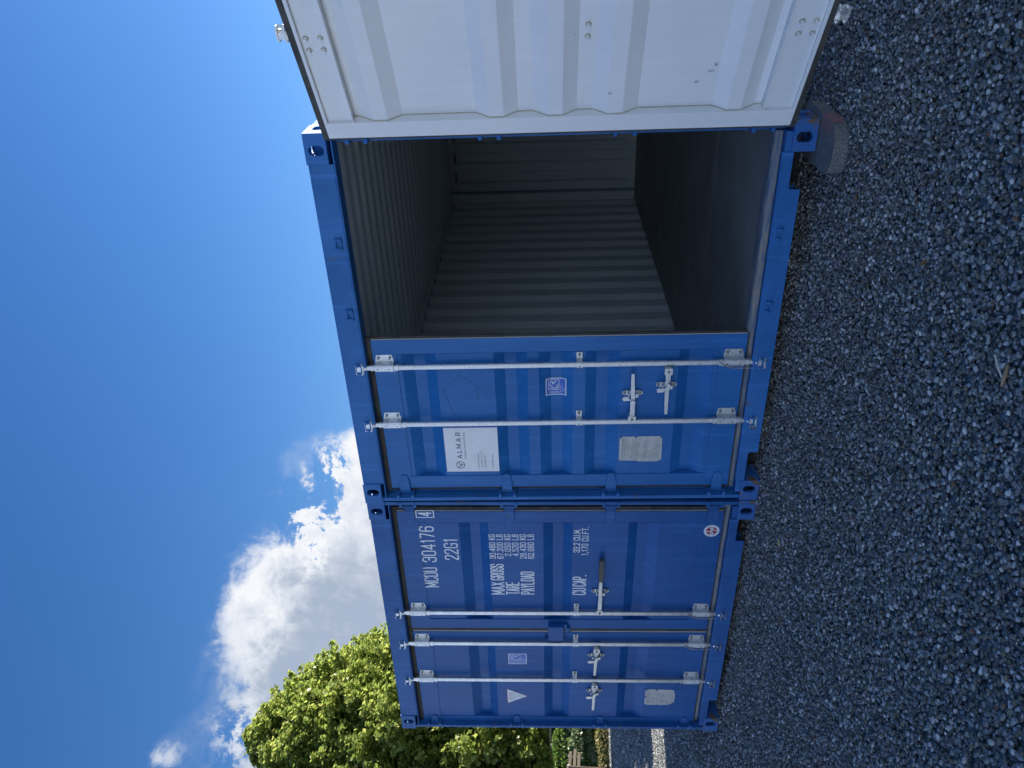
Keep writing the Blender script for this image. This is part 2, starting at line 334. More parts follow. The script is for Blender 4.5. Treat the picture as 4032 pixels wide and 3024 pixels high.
STROKES = {'M': [[(0, 0), (0, 1), (.5, .22), (1, 1), (1, 0)]], 'C': [_C], 'D': [[(0, 0), (0, 1), (.66, 1), (.92, .93), (1, .8), (1, .2), (.92, .07), (.66, 0), (0, 0)]],
 'U': [[(0, 1), (0, .14), (.08, .05), (.28, 0), (.72, 0), (.92, .05), (1, .14), (1, 1)]], 'O': [_O], '0': [_O], 'G': [_C[:-1]+[(1, .44), (.60, .44)]], 'r': [[(0, .60), (0, .84), (.15, .97), (.5, 1), (.85, .96), (1, .80), (.88, .62), (.45, .46), (1, 0)]],
 'A': [[(0, 0), (.5, 1), (1, 0)], [(.16, .28), (.84, .28)]], 'X': [[(0, 0), (1, 1)], [(0, 1), (1, 0)]], 'Y': [[(0, 1), (.5, .45), (1, 1)], [(.5, .45), (.5, 0)]], 'T': [[(0, 1), (1, 1)], [(.5, 1), (.5, 0)]],
 'E': [[(1, 1), (0, 1), (0, 0), (1, 0)], [(0, .52), (.85, .52)]], 'F': [[(1, 1), (0, 1), (0, 0)], [(0, .52), (.85, .52)]], 'L': [[(0, 1), (0, 0), (1, 0)]],
 'P': [[(0, 0), (0, 1), (.7, 1), (.94, .93), (1, .82), (1, .62), (.94, .51), (.7, .44), (0, .44)]], 'R': [[(0, 0), (0, 1), (.7, 1), (.94, .93), (1, .82), (1, .64), (.94, .53), (.7, .47), (0, .47)], [(.55, .47), (1, 0)]],
 'B': [[(0, 0), (0, 1), (.66, 1), (.9, .93), (.9, .62), (.66, .53), (0, .53)], [(.66, .53), (.93, .45), (1, .3), (.93, .07), (.68, 0), (0, 0)]], 'K': [[(0, 0), (0, 1)], [(1, 1), (0, .38)], [(.3, .56), (1, 0)]],
 'S': [[(1, .72), (1, .86), (.92, .95), (.7, 1), (.3, 1), (.08, .95), (0, .84), (0, .66), (.1, .56), (.9, .44), (1, .34), (1, .16), (.92, .05), (.7, 0), (.3, 0), (.08, .05), (0, .14), (0, .28)]],
 '1': [[(.2, .82), (.62, 1), (.62, 0)]], '2': [[(0, .74), (0, .86), (.1, .95), (.3, 1), (.7, 1), (.92, .95), (1, .84), (1, .68), (.88, .52), (.05, .12), (0, 0), (1, 0)]],
 '3': [[(0, .76), (0, .86), (.1, .95), (.3, 1), (.7, 1), (.92, .95), (1, .84), (1, .66), (.9, .56), (.4, .53)], [(.9, .56), (1, .45), (1, .16), (.92, .05), (.7, 0), (.3, 0), (.1, .05), (0, .14), (0, .26)]],
 '4': [[(.78, 0), (.78, 1), (0, .26), (1, .26)]], '5': [[(1, 1), (.08, 1), (.04, .58), (.7, .60), (.93, .53), (1, .40), (1, .16), (.92, .05), (.7, 0), (.3, 0), (.08, .05), (0, .16)]],
 '6': [[(1, .80), (1, .88), (.92, .96), (.7, 1), (.3, 1), (.08, .95), (0, .84), (0, .14), (.08, .05), (.3, 0), (.7, 0), (.92, .05), (1, .16), (1, .42), (.92, .52), (.7, .56), (.3, .56), (.08, .50), (0, .42)]],
 '7': [[(0, 1), (1, 1), (.35, 0)]], '8': [[(.3, .54), (.08, .62), (.04, .72), (.04, .88), (.12, .96), (.3, 1), (.7, 1), (.88, .96), (.96, .88), (.96, .72), (.92, .62), (.7, .54), (.3, .54), (.08, .47), (0, .38), (0, .14), (.08, .05), (.3, 0), (.7, 0), (.92, .05), (1, .14), (1, .38), (.92, .47), (.7, .54)]],
 '.': [[(.35, 0), (.65, 0)]], ',': [[(.6, .04), (.3, -.16)]]}
_k = [0]
def put_strokes(mb, body, x0, x1, z0, z1, f, m=0, wd=.012, gap=.52):
    """stencil-like container lettering drawn as flat strokes of width wd"""
    ws = [{' ': .45, '.': .22, ',': .25, '1': .62, 'M': 1.25}.get(c, 1) for c in body]; tot = sum(ws)+gap*(len(body)-1); u = (x1-x0-wd)/tot; x = x0+wd/2; zz0, zz1 = z0+wd/2, z1-wd/2
    for c, w in zip(body, ws):
        for line in STROKES.get(c, []):
            P = [Vector((x+a*w*u, zz0+b*(zz1-zz0))) for a, b in line]; n = len(P); closed = (P[0]-P[-1]).length < 1e-6
            D = [(P[i+1]-P[i]).normalized() for i in range(n-1)]
            for i in range(n-1):
                prv = D[i-1] if i > 0 else (D[-1] if closed else None); nxt = D[i+1] if i < n-2 else (D[0] if closed else None)
                e0, e1 = [(.5 if o is None else (.42 if o.dot(D[i]) < .5 else .18))*wd for o in (prv, nxt)]
                a = P[i]-D[i]*e0; b = P[i+1]+D[i]*e1; nn = Vector((-D[i].y, D[i].x))*wd/2; _k[0] = (_k[0]+1) % 9; dy = _k[0]*5e-5; k_ = 3; vs = []
                for t in range(k_+1):
                    for q_ in (a.lerp(b, t/k_)+nn, a.lerp(b, t/k_)-nn):
                        p = f(q_.x, q_.y); vs.append((p[0], p[1]-dy, p[2]))
                mb.add(vs, [(2*t, 2*t+1, 2*t+3, 2*t+2) for t in range(k_)], m)
        x += (w+gap)*u
def xz(f): return lambda a, b, c: (a, c, b)

# ------------------------------------------------------------------ shipping containers
L, Wd, H = 6.058, 2.438, 2.591
CH_A = [(2.239, 2.170, 2.101, 2.032), (1.683, 1.619, 1.550, 1.482), (1.413, 1.341, 1.274, 1.207), (1.132, 1.065, .994, .923), (.578, .512, .445, .379)]
CH_B = [(1.991, 1.917, 1.850, 1.787), (1.409, 1.342, 1.270, 1.208), (.825, .760, .690, .615)]
def door_profile(ch, z0, z1, base=.004, deep=.038):
    p = [(z1, base)]
    for a, b, c, d in ch: p += [(a, base), (b, deep), (c, deep), (d, base)]
    return p+[(z0, base)]
def prof_at(p, z):
    for (a, da), (b, db) in zip(p, p[1:]):
        if b <= z <= a: return da+(db-da)*(a-z)/(a-b)
    return p[0][1]
PA = (BLUE, BLUEW); PB = (BLUE2, BLUE2W)
def casting(parent, sx, sy, sz, mtl):
    mb = MB(); w, d, h = .162, .178, .118
    fx = (lambda v: v) if sx > 0 else (lambda v: Wd-v); fy = (lambda v: v) if sy > 0 else (lambda v: L-v); fz = (lambda v: v) if sz > 0 else (lambda v: H-v)
    def q(x, y, z): return (fx(x), fy(y), fz(z))
    t = .026
    ov = oval(.090, .062, .053, .080); rect = [(0, 0), (w, 0), (w, h), (0, h)]
    mb.plate(rect, [ov], 0, t, lambda a, b, c: q(a, c, b), back=True)
    ov = oval(.100, .062, .080, .053); mb.plate([(t, 0), (d, 0), (d, h), (t, h)], [oval(.104, .062, .078, .053)], 0, t, lambda a, b, c: q(c, a, b))
    mb.plate([(t, t), (w, t), (w, d), (t, d)], [oval(.092, .103, .062, .108)], 0, .024, lambda a, b, c: q(a, b, c))
    mb.box(*sorted((fx(w-.012), fx(w))), *sorted((fy(t), fy(d))), *sorted((fz(.024), fz(h))))
    mb.box(*sorted((fx(t), fx(w-.012))), *sorted((fy(d-.012), fy(d))), *sorted((fz(.024), fz(h))))
    mb.box(*sorted((fx(t), fx(w-.012))), *sorted((fy(t), fy(d-.012))), *sorted((fz(h-.012), fz(h))))
    return mb.build('corner_casting', mtl, parent, bevel=.007, seg=3)
def lock_bar(door, s, u, rod):
    """one locking bar in door-local space: rod, brackets, cams; the flanges sit on the container's right side"""
    x = s*u; y = -.028; mb = MB()
    mb.cyl((x, y, .150), (x, y, 2.440), .0165, 20)
    for z0, z1 in ((.150, .185), (2.425, 2.448)): mb.cyl((x, y, z0), (x, y, z1), .0145, 18)
    for z in (.338, 2.262): mb.cyl((x, y, z-.009), (x, y, z+.009), .0215, 20)
    for z in (.187, 2.412): mb.cyl((x, y, z-.007), (x, y, z+.007), .0205, 20)
    for zc, q in ((.112, -1), (2.480, 1)):
        mb.cyl((x, y, zc-q*.040), (x, y, zc-q*.010), .016, 16, 0, .022)
        out = [(-.042, -.016), (-.032, .010), (0, .018), (.032, .010), (.042, -.012), (.034, -.034), (.018, -.022), (0, -.020), (-.014, -.024), (-.032, -.038)]
        mb.plate(out, [], zc-q*.012, zc-q*.004, lambda a, b, c: (x+a, y+b*.9, c)); mb.plate(out, [], zc+q*.022, zc+q*.030, lambda a, b, c: (x+a*.9, y+b*.85, c))
        mb.box(x-.014, x+.014, y-.016, y+.010, min(zc-q*.006, zc+q*.024), max(zc-q*.006, zc+q*.024))
        mb.plate([(-.030, -.016), (-.038, .022), (-.020, .006), (-.014, .030), (.014, .030), (.020, .006), (.036, .026), (.030, -.016)], [], y-.024, y-.015, lambda a, b, c: (x+a, c, zc+q*b))
    mb.build('locking_bar', rod, door, True)
    for z0, z1 in ((.203, .322), (2.283, 2.396)):
        b = MB(); n = 10; pr = []
        pr = [(.074, .0), (.074, -.004), (.032, -.005), (.026, -.022)]+[(.0245*math.cos(t), -.028-.0245*math.sin(t)) for t in [math.pi*i/n for i in range(n+1)]]+[(-.027, -.005), (-.044, -.004), (-.044, 0)]
        r = .010
        def f(a, b_, c, x=x): return (x+a, b_, c)
        vs = [f(a, bb, z0+(r if a > .06 else 0)) for a, bb in pr]+[f(a, bb, z1-(r if a > .06 else 0)) for a, bb in pr]; k = len(pr)
        b.add(vs, [(i, (i+1) % k, k+(i+1) % k, k+i) for i in range(k)]+[tuple(range(k)), tuple(range(k, 2*k))], 0)
        for zz in (z0+.022, z1-.022):
            b.cyl((x+.054, -.003, zz), (x+.054, -.016, zz), .0085, 6, 1); b.cyl((x+.0005, -.0515, zz+.004), (x+.0005, -.0528, zz+.004), .0042, 10, 2)
        b.build('bar_bracket', [GALV, BOLT, BLKP], door, True)
    b = MB(); z0, z1 = 1.152, 1.187
    pr = [(.070, .0), (.070, -.004), (.030, -.005), (.026, -.020)]+[(.0215*math.cos(math.pi*i/10), -.028-.0215*math.sin(math.pi*i/10)) for i in range(11)]+[(-.024, -.006), (-.034, 0)]
    k = len(pr); b.add([(x+a, bb, z) for z in (z0, z1) for a, bb in pr], [(i, (i+1) % k, k+(i+1) % k, k+i) for i in range(k)]+[tuple(range(k)), tuple(range(k, 2*k))])
    b.cyl((x+.055, -.003, 1.169), (x+.055, -.014, 1.169), .009, 6, 1); b.cyl((x-.004, -.0493, 1.169), (x-.004, -.0503, 1.169), .0045, 10, 2)
    b.build('bar_guide', [GALV, BOLT, BLKP], door, True)
def handle(door, xb, z, ln, sgn, xr, sleeve=False, mt=GALV, zt=None):
    """handle from the bar at local xb to xb+sgn*ln, with its retainer at xr"""
    mb = MB(); zt = z if zt is None else zt; yb = -.055
    mb.plate(rrect(min(xb+sgn*.018, xb+sgn*.062), max(xb+sgn*.018, xb+sgn*.062), z-.024, z+.024, .007), [], yb-.012, -.034, lambda a, b, c: (a, c, b))
    mb.cyl((xb+sgn*.040, yb-.010, z), (xb+sgn*.040, yb-.019, z), .009, 6, 1)
    xa = [xb+sgn*.05, xr-sgn*.035, xr, xr+sgn*.035, xb+sgn*ln]; w = [.0145, .0140, .0125, .0125, .009]; yy = [yb, yb-.002, yb-.004, yb+.012, yb+.010]
    zs = [z, z, z, z+(zt-z)*.3, zt]; vs = []
    for i in range(5):
        th = .005 if i < 3 else .004
        vs += [(xa[i], yy[i]-th, zs[i]-w[i]), (xa[i], yy[i]-th, zs[i]+w[i]), (xa[i], yy[i]+th, zs[i]+w[i]), (xa[i], yy[i]+th, zs[i]-w[i])]
    fs = []
    for i in range(4):
        for k in range(4): fs.append((i*4+k, i*4+(k+1) % 4, i*4+4+(k+1) % 4, i*4+4+k))
    fs += [(0, 1, 2, 3), (16, 17, 18, 19)]; mb.add(vs, fs)
    mb.box(min(xr-sgn*.085, xr-sgn*.012), max(xr-sgn*.085, xr-sgn*.012), yb-.013, yb-.004, z-.0025, z+.0025)
    mb.build('handle', [mt, BOLT], door, True, bevel=.0018, seg=1)
    if sleeve:
        s = MB(); x0, x1 = sorted((xb+sgn*(ln-.205), xb+sgn*ln)); s.plate(rrect(x0, x1, z-.016, z+.016, .006), [], yb-.004, yb+.026, lambda a, b, c: (a, c, b+(zt-z)*.5))
        s.build('handle_grip', BLACKPL, door, True, bevel=.006, seg=3)
    r = MB(); r.plate(oval(xr, z-.002, .032, .124), [], -.007, 0, lambda a, b, c: (a, c, b))
    r.box(xr-.012, xr+.012, -.044, -.006, z-.034, z-.016)
    r.box(xr-.013, xr+.013, -.040, -.006, z+.020, z+.028)
    hp = [(xr-.015, z+.060), (xr+.006, z+.066), (xr+.016, z+.050), (xr+.010, z+.030), (xr+sgn*-.016, z+.012), (xr+sgn*-.040, z+.006), (xr+sgn*-.046, z-.008), (xr+sgn*-.030, z-.016), (xr+sgn*-.012, z-.006), (xr-.013, z+.026)]
    if not sleeve: r.plate(hp, [], -.060 if sgn else -.05, -.054, lambda a, b, c: (a, c-.016, b))
    for zz in (z+.046, z-.048): r.cyl((xr, -.006, zz), (xr, -.018, zz), .0095, 6, 1)
    if not sleeve: r.cyl((xr, -.05, z+.046), (xr, -.074, z+.046), .006, 8, 1)
    r.build('handle_retainer', [mt, BOLT], door, True, bevel=.0015, seg=1)
def hinge(door, s, z, BLUEW):
    mb = MB(); h = .034
    out = [(-.012, -h), (.045, -h), (.098, -h*.66), (.108, -h*.5), (.108, h*.5), (.098, h*.66), (.045, h), (-.012, h)]
    mb.plate(out, [], -.014, .001, lambda a, b, c: (s*a, c+(.0 if a < .06 else .007), z+b))
    mb.plate([(-.012, -.014), (-.012, .004), (-.040, .018), (-.040, .001)], [], z-h, z+h, lambda a, b, c: (s*a, b, c))
    mb.cyl((s*-.040, .008, z-h-.014), (s*-.040, .008, z+h+.014), .011, 14)
    mb.cyl((s*.062, -.012, z+.002), (s*.062, -.010, z+.002), .008, 14)
    mb.build('hinge', BLUEW, door, True, bevel=.004)
def door(parent, s, hx, w, ch, ang, bars, handles, lab=None, pnt=PA, rod=GALV):
    BLUE = pnt[0]
    """leaf: x = s*u from the hinge edge, y = 0 outer face .. .05 inner face"""
    z0, z1 = .192, 2.409; r0, r1 = .345, 2.266; st = .096
    prof = door_profile(ch, r0, r1); mb = MB()
    def bx(u0, u1, y0, y1, a, b, m): mb.box(min(s*u0, s*u1), max(s*u0, s*u1), y0, y1, a, b, m)
    for u0, u1 in ((0, st), (w-st, w)):
        bx(u0, u1, 0, .006, z0, z1, 0); bx(u0, u1, .006, .050, z0+.001, z1-.001, 1)
    for a, b, lip in ((z0, r0, (z0+.001, z0+.017)), (r1, z1, (z1-.017, z1-.001))):
        bx(st, w-st, .0, .0035, a, b, 0); bx(st, w-st, .0035, .034, a+.001, b-.001, 1); bx(st, w-st, .034, .050, *lip, 1)
    bx(st, w-st, .034, .049, r1-.001, r1+.005, 1); bx(st, w-st, .034, .049, r0-.005, r0+.001, 1)
    mb.sheet(prof, .0025, st-.001, w-st+.001, lambda t, d, e: (s*e, d, t), 0, 1)
    p2 = prof[1:-1]; e_ = .0032
    for ua, ub in ((st, st+.006), (w-st-.006, w-st)):
        mb.add([(s*u, dp+e_, z) for z, dp in prof for u in (ua, ub)], [(2*i, 2*i+1, 2*i+3, 2*i+2) for i in range(len(prof)-1)], 2)
    for uu in (st+.0012, w-st-.0012):
        mb.add([(s*uu, yy, z) for z, dp in prof for yy in (.0002, dp)], [(2*i, 2*i+1, 2*i+3, 2*i+2) for i in range(len(prof)-1)], 0)
    d = mb.build('door', [BLUE, WHITE, SEALANT], parent, bevel=.0022, seg=2); d.location = (hx, .050, 0); d.rotation_euler = (0, 0, ang)
    if lab: d['label'] = lab
    g = MB(); gd, gi = .016, .034   # gasket
    def gb(u0, u1, a, b): g.box(min(s*u0, s*u1), max(s*u0, s*u1), gd, gi, a, b)
    gt = .034 if not ang else .014
    gb(-.028, w+.012, z1, z1+gt); gb(-.028, w+.012, z0-.032, z0); gb(-.028, 0, z0, z1); gb(w, w+.014, z0, z1)
    g.box(min(s*-.028, s*(w+.01)), max(s*-.028, s*(w+.01)), gd-.006, gd, z1+.004, z1+.013); g.box(min(s*-.028, s*(w+.01)), max(s*-.028, s*(w+.01)), gd-.006, gd, z0-.014, z0-.004)
    g.build('gasket', RUBBER, d, bevel=.004)
    for z in (2.318, 1.638, .955, .268): hinge(d, s, z, pnt[1])
    for u in bars: lock_bar(d, s, u, rod)
    for a in handles: handle(d, **a)
    for u in bars:                                      # bolt tails on the inner face
        for z in (2.305, 2.368, .232, .290):
            for du in (-.030, .030): MB().cyl((s*(u+du), .030, z), (s*(u+du), .0375, z), .0155, 14, 0, .012).cyl((s*(u+du), .036, z), (s*(u+du), .050, z), .0095, 10, 1, .007).build('bolt', [SEALANT, WHITE], d, True)
        for du in (-.030, .030): MB().cyl((s*(u+du), .004, 1.17), (s*(u+du), .010, 1.17), .0155, 14, 0, .012).cyl((s*(u+du), .009, 1.17), (s*(u+du), .030, 1.17), .0095, 10, 1, .007).build('bolt', [SEALANT, WHITE], d, True)
    return d, (lambda z, p=prof: prof_at(p, z) if r0 < z < r1 else 0.)
def corr(pitch, a, sl, b, depth, t0, t1):
    p = []; t = t0
    while t < t1-1e-6:
        for dt, dp in ((0, 0), (a, 0), (a+sl, depth), (a+sl+b, depth), (pitch, 0)):
            if t+dt <= t1 and (not p or t+dt > p[-1][0]+1e-6): p.append((t+dt, dp))
        t += pitch
    p.append((t1, p[-1][1])) if p[-1][0] < t1-1e-4 else None
    return p
def container(label, loc, rot, first):
    BLUE, BLUEW = (PA if first else PB)
    C = thing('shipping_container', label, 'shipping container', loc, rot, 'blue shipping containers side by side')
    for sx in (1, -1):
        for sy in (1, -1):
            for sz in (1, -1): casting(C, sx, sy, sz, BLUER if (sz > 0) else BLUEW)
    for s in (1, -1):      # front posts
        f = (lambda v: v) if s > 0 else (lambda v: Wd-v); mb = MB()
        def b(x0, x1, y0, y1, z0, z1): mb.box(*sorted((f(x0), f(x1))), y0, y1, z0, z1)
        b(.014, .040, .006, .080, .118, 2.473); b(.014, .066, .080, .092, .118, 2.473); b(.056, .066, .092, .15, .118, 2.473); b(.014, .020, .092, .15, .118, 2.473)
        mb.build('corner_post', BLUEW, C, bevel=.004)
        for z in (2.318, 1.638, .955, .268):    # hinge lugs welded to the post
            for q in (-1, 1): MB().box(*sorted((f(.014), f(.062))), .003, .079, z+q*.048-.011, z+q*.048+.011).build('hinge_lug', BLUEW, C, bevel=.004)
        mb = MB(); mb.box(*sorted((f(.012), f(.12))), 6.002, L-.012, .118, 2.473); mb.box(*sorted((f(.014), f(.153))), 5.895, 6.001, .17, 2.56, 1); mb.box(*sorted((f(.050), f(.172))), 5.866, 5.8945, 2.462, 2.560, 1); mb.build('corner_post', [BLUE, GREYIN], C, bevel=.004)
        prof = corr(.278, .072, .068, .070, .034, .15, 5.90)
        mb = MB(); mb.sheet(prof, .002, .16, 2.53, lambda t, d, e: (f(.010+d), t, e), 0, 1); mb.build('side_wall', [BLUE, GREYIN], C)
        mb = MB(); mb.box(*sorted((f(.004), f(.060))), .178, L-.178, .030, .170); mb.build('bottom_rail', BLUE, C, bevel=.003)
        mb = MB(); mb.box(*sorted((f(.006), f(.050))), .178, L-.178, 2.515, 2.588); mb.box(*sorted((f(.0505), f(.062))), .112, L-.09, 2.510, 2.586, 1); mb.build('top_rail', [BLUE, GREYIN], C, bevel=.003)
    # header: face, lower flange, underside
    mb = MB(); mb.plate([(.162, 2.452), (Wd-.162, 2.452), (Wd-.162, 2.574), (.162, 2.574)], [], .006, .012, lambda a, b, c: (a, c, b))
    mb.box(.040, Wd-.040, .012, .110, 2.444, 2.452); mb.box(.162, Wd-.162, .012, .170, 2.562, 2.587); mb.box(.04, Wd-.04, .104, .110, 2.452, 2.566)
    mb.box(.040, Wd-.040, .006, .0118, 2.444, 2.4518)
    mb.build('header', BLUEW, C, bevel=.0025)
    out = [(.164, .103), (.370, .103), (.382, .099), (.387, .088), (.387, .042), (2.080, .042), (2.080, .088), (2.085, .099), (2.096, .103), (2.274, .103), (2.274, .152), (.164, .152)]
    mb = MB(); mb.plate(out, [], .004, .012, lambda a, b, c: (a, c, b)); mb.box(.06, Wd-.06, .0125, .105, .112, .150)
    mb.plate([(.004, .1525), (.010, .160), (.026, .160), (.032, .1525)], [], .162, Wd-.162, lambda a, b, c: (c, a, b)); mb.box(.40, 2.07, .10, .112, .042, .110)
    mb.build('sill', BLUEW, C, bevel=.0025)
    mb = MB(); mb.plate([(.060, .1525), (.064, .188), (.072, .196), (.128, .203), (.128, .1525)], [], .068, Wd-.068, lambda a, b, c: (c, a, b)); mb.build('threshold', THRESH, C, bevel=.002)
    mb = MB(); mb.box(.165, .40, .16, .19, .03, .15); mb.box(2.07, 2.273, .16, .19, .03, .15)
    for k in range(14): mb.box(.06, Wd-.06, .5+k*.40, .56+k*.40, .05, .168)
    mb.build('underframe', DARK, C)
    mb = MB(); mb.box(.012, Wd-.012, L-.03, L-.006, .02, .16); mb.build('end_rail', BLUE, C, bevel=.003)
    mb = MB(); mb.box(.162, Wd-.162, L-.07, L-.006, 2.47, 2.588); mb.box(.06, Wd-.06, L-.10, L-.0705, 2.50, 2.588, 1); mb.build('end_rail', [BLUE, GREYIN], C, bevel=.003)
    mb = MB(); mb.sheet(corr(.250, .110, .018, .104, .040, .12, Wd-.12), .002, .16, 2.53, lambda t, d, e: (t, 6.035-d*1-.002, e), 0, 0); mb.sheet(corr(.250, .110, .018, .104, .040, .05, Wd-.05), .002, .17, 2.55, lambda t, d, e: (t, 5.990-d, e), 0, 0)
    mb.m = [0]*(len(mb.m)//2)+[1]*(len(mb.m)-len(mb.m)//2); mb.build('end_wall', [BLUE, GREYIN], C)
    for k in range(5):
        y0 = .128+k*1.18; mb = MB(); mb.box(.054, Wd-.054, y0+.002, min(y0+1.176, 5.94), .172, .200); mb.build('floor_panel', FLOORM, C, bevel=.002)
    mb = MB(); mb.sheet(corr(.209, .091, .030, .060, -.020, .115, 5.98), -.002, .05, Wd-.05, lambda t, d, e: (e, t, 2.580+d), 0, 1); mb.build('roof', [BLUE, GREYIN], C)
    return C
def keeper(C, x, z, q, BLUEW=BLUEW):
    mb = MB()
    for dx in (-.027, .027): mb.plate([(.004, -.024), (-.008, -.020), (-.012, -.004), (-.008, .012), (.004, .022)], [], x+dx-.006, x+dx+.006, lambda a, b, c: (c, a, z+q*b))
    mb.box(x-.026, x+.026, -.006, .004, z+q*.014-.004, z+q*.010+.004); mb.box(x-.026, x+.026, -.004, .004, z-q*.018-.004, z-q*.018+.004)
    mb.build('cam_keeper', BLUEW, C, bevel=.003)
def adj(v, c, k): return c+(v-c)*k

A = container('blue shipping container with its right door swung open on a white interior', (0, 0, 0), (0, 0, 0), True)
Brot = Euler((0, .010, .0055)).to_matrix()
B0 = Brot @ Vector((-2.446, 0, 0)) + Vector((0, 0, -.0066))
B = container('closed blue shipping container with white weight markings on its doors', B0, (0, .010, .0055), False)
# doors. Container A: left leaf shut, right leaf swung out to the camera side
XA = lambda v, k=1.0055: adj(v, 3.4254, k); ZA = lambda v, k=1.0055: adj(v, 1.3714, k)
hxA = .091; barsA = [XA(.640)-hxA, XA(1.054)-hxA]
dA, pA = door(A, 1, hxA, 1.121, CH_A, 0, barsA,
    [dict(xb=barsA[0], z=.847, ln=.355, sgn=1, xr=XA(.835)-hxA, zt=.852), dict(xb=barsA[1], z=.645, ln=.352, sgn=-1, xr=XA(.892)-hxA, zt=.640)])
dO, pO = door(A, -1, 0, 1.121, CH_A, 0, [b for b in barsA],
    [dict(xb=-barsA[0], z=.847, ln=.355, sgn=-1, xr=-(XA(.835)-hxA)), dict(xb=-barsA[1], z=.645, ln=.352, sgn=1, xr=-(XA(.892)-hxA))], 'open door showing its white inner side')
OPEN = R_(149)
dO.rotation_euler = (0, 0, OPEN)
# inner hinge corner (local 0,.05) of the open leaf has to land at the measured spot
q = Matrix.Rotation(OPEN, 3, 'Z') @ Vector((0, .05, 0)); dO.location = (2.449-q.x, -.160-q.y, 0)
for x in (XA(.643), XA(1.056), XA(1.413, 1.002), XA(1.843, 1.002)):
    keeper(A, x, 2.493, 1); keeper(A, x, .112, -1)
# Container B, local x = measured x + 2.446
KB = 1.0055; XB = lambda v, k=KB: adj(v, 3.4254, k)+2.446
hR = XB(-.100, 1.012); hL = XB(-2.372, 1.012)
bR = [hR-XB(-1.067)]; bL = [XB(-1.816)-hL, XB(-1.399)-hL]
wR = hR-XB(-1.233, 1.012)
dR, pR = door(B, -1, hR, wR, CH_B, 0, bR, [dict(xb=-bR[0], z=1.003, ln=.548, sgn=1, xr=XB(-.862)-hR, sleeve=True, mt=GALV2)], pnt=PB, rod=GALV2)
wL = XB(-1.276, 1.012)-hL
dL, pL = door(B, 1, hL, wL, CH_B, 0, bL, [dict(xb=bL[0], z=1.015, ln=.345, sgn=-1, xr=XB(-1.968)-hL, mt=GALV2, zt=1.019), dict(xb=bL[1], z=1.012, ln=.340, sgn=-1, xr=XB(-1.548)-hL, mt=GALV2, zt=1.018)], pnt=PB, rod=GALV2)
for x in (XB(-1.067), XB(-1.401), XB(-1.818)): keeper(B, x, 2.495, 1, BLUE2W); keeper(B, x, .107, -1, BLUE2W)
mb = MB(); mb.box(hL+wL+.012, hR-wR-.012, .062, .075, .16, 2.44); mb.build('centre_gasket', RUBBER, B, bevel=.003)
# lock box over the middle gap
mb = MB(); x0, x1 = XB(-1.341), XB(-1.196); mb.box(x0-hR, x1-hR, -.052, -.046, 1.262, 1.376); mb.box(x1-hR-.006, x1-hR, -.046, -.001, 1.262, 1.376); mb.box(x0-hR, x0-hR+.006, -.046, -.004, 1.262, 1.376)
mb.box(x0-hR+.006, x1-hR-.006, -.046, -.004, 1.370, 1.376); mb.box(x1-hR-.04, x1-hR+.004, -.030, -.001, 1.236, 1.2615); mb.build('lock_box', BLUE2, dR, bevel=.004)
mb = MB(); xl = XB(-1.352)-hL; mb.box(xl-.004, xl, -.020, -.0005, 1.25, 1.402); mb.box(xl, xl+.05, -.020, -.0005, 1.398, 1.402); mb.box(xl+.09, xl+.118, -.028, -.0005, 1.214, 1.254); mb.build('lock_box_frame', BLUE2, dL, bevel=.002)

# ---- lettering and signs
def dec(d_off, pf, eps=.0012): return lambda x, z: (x-d_off, pf(z)-eps, z)
kd = 1.0022
fB = lambda x: adj(x, 3.4254, kd)+2.446; fz = lambda z: adj(z, 1.3714, kd)
decR = dec(hR, pR); decL = dec(hL, pL); decA = dec(hxA, pA)
def letter(name_rows, dr=dR, dc=decR, mtl=DECALW):
    mb = MB()
    for t, x0, x1, z0, z1, o in name_rows: put_strokes(mb, t, fB(x0), fB(x1), fz(z0), fz(z1), dc, 0, max(.0056, (z1-z0)*.098))
    return mb.build('lettering', mtl, dr, fix=False)
letter([('MCDU', -.853, -.655, 2.169, 2.270, .036), ('304176', -.603, -.267, 2.165, 2.268, .036)])
letter([('22G1', -.582, -.380, 2.007, 2.107, .036)])
letter([('MAX', -.925, -.800, 1.692, 1.790, .040), ('GROSS', -.782, -.620, 1.692, 1.790, .040), ('TARE', -.924, -.799, 1.584, 1.682, .040), ('PAYLOAD', -.924, -.694, 1.475, 1.574, .040)])
rows = [('30.480 KG', -.570, 1.744), ('67.200 LB', -.570, 1.690), ('2.050 KG', -.545, 1.636), ('4.520 LB', -.545, 1.582), ('28.430 KG', -.570, 1.528), ('62.680 LB', -.569, 1.474)]
letter([(t, x, -.340, z, z+.045, .018) for t, x, z in rows])
letter([('CU', -.927, -.855, 1.103, 1.201, .040), ('CAP.', -.842, -.727, 1.103, 1.201, .040)])
letter([('33.2 CU.M.', -.509, -.290, 1.153, 1.200, .016), ('1,170 CU.FT.', -.536, -.270, 1.096, 1.143, .016)])
mb = MB(); X0, X1, Z0, Z1 = fB(-.187), fB(-.120), fz(2.152), fz(2.279)
mb.plate([(X0, Z0), (X1, Z0), (X1, Z1), (X0, Z1)], [[(X0+.006, Z0+.007), (X1-.006, Z0+.007), (X1-.006, Z1-.007), (X0+.006, Z1-.007)]], -.0004, -.0012, lambda a, b, c: (a-hR, c+min(pR(b), 0), b)); mb.build('border', DECALW, dR); mb = MB()
put_strokes(mb, '4', X0+.014, X1-.014, Z0+.018, Z1-.018, lambda x, z: (x-hR, -.0016+min(0, pR(z)), z), 0, .011); mb.build('lettering', DECALW, dR)

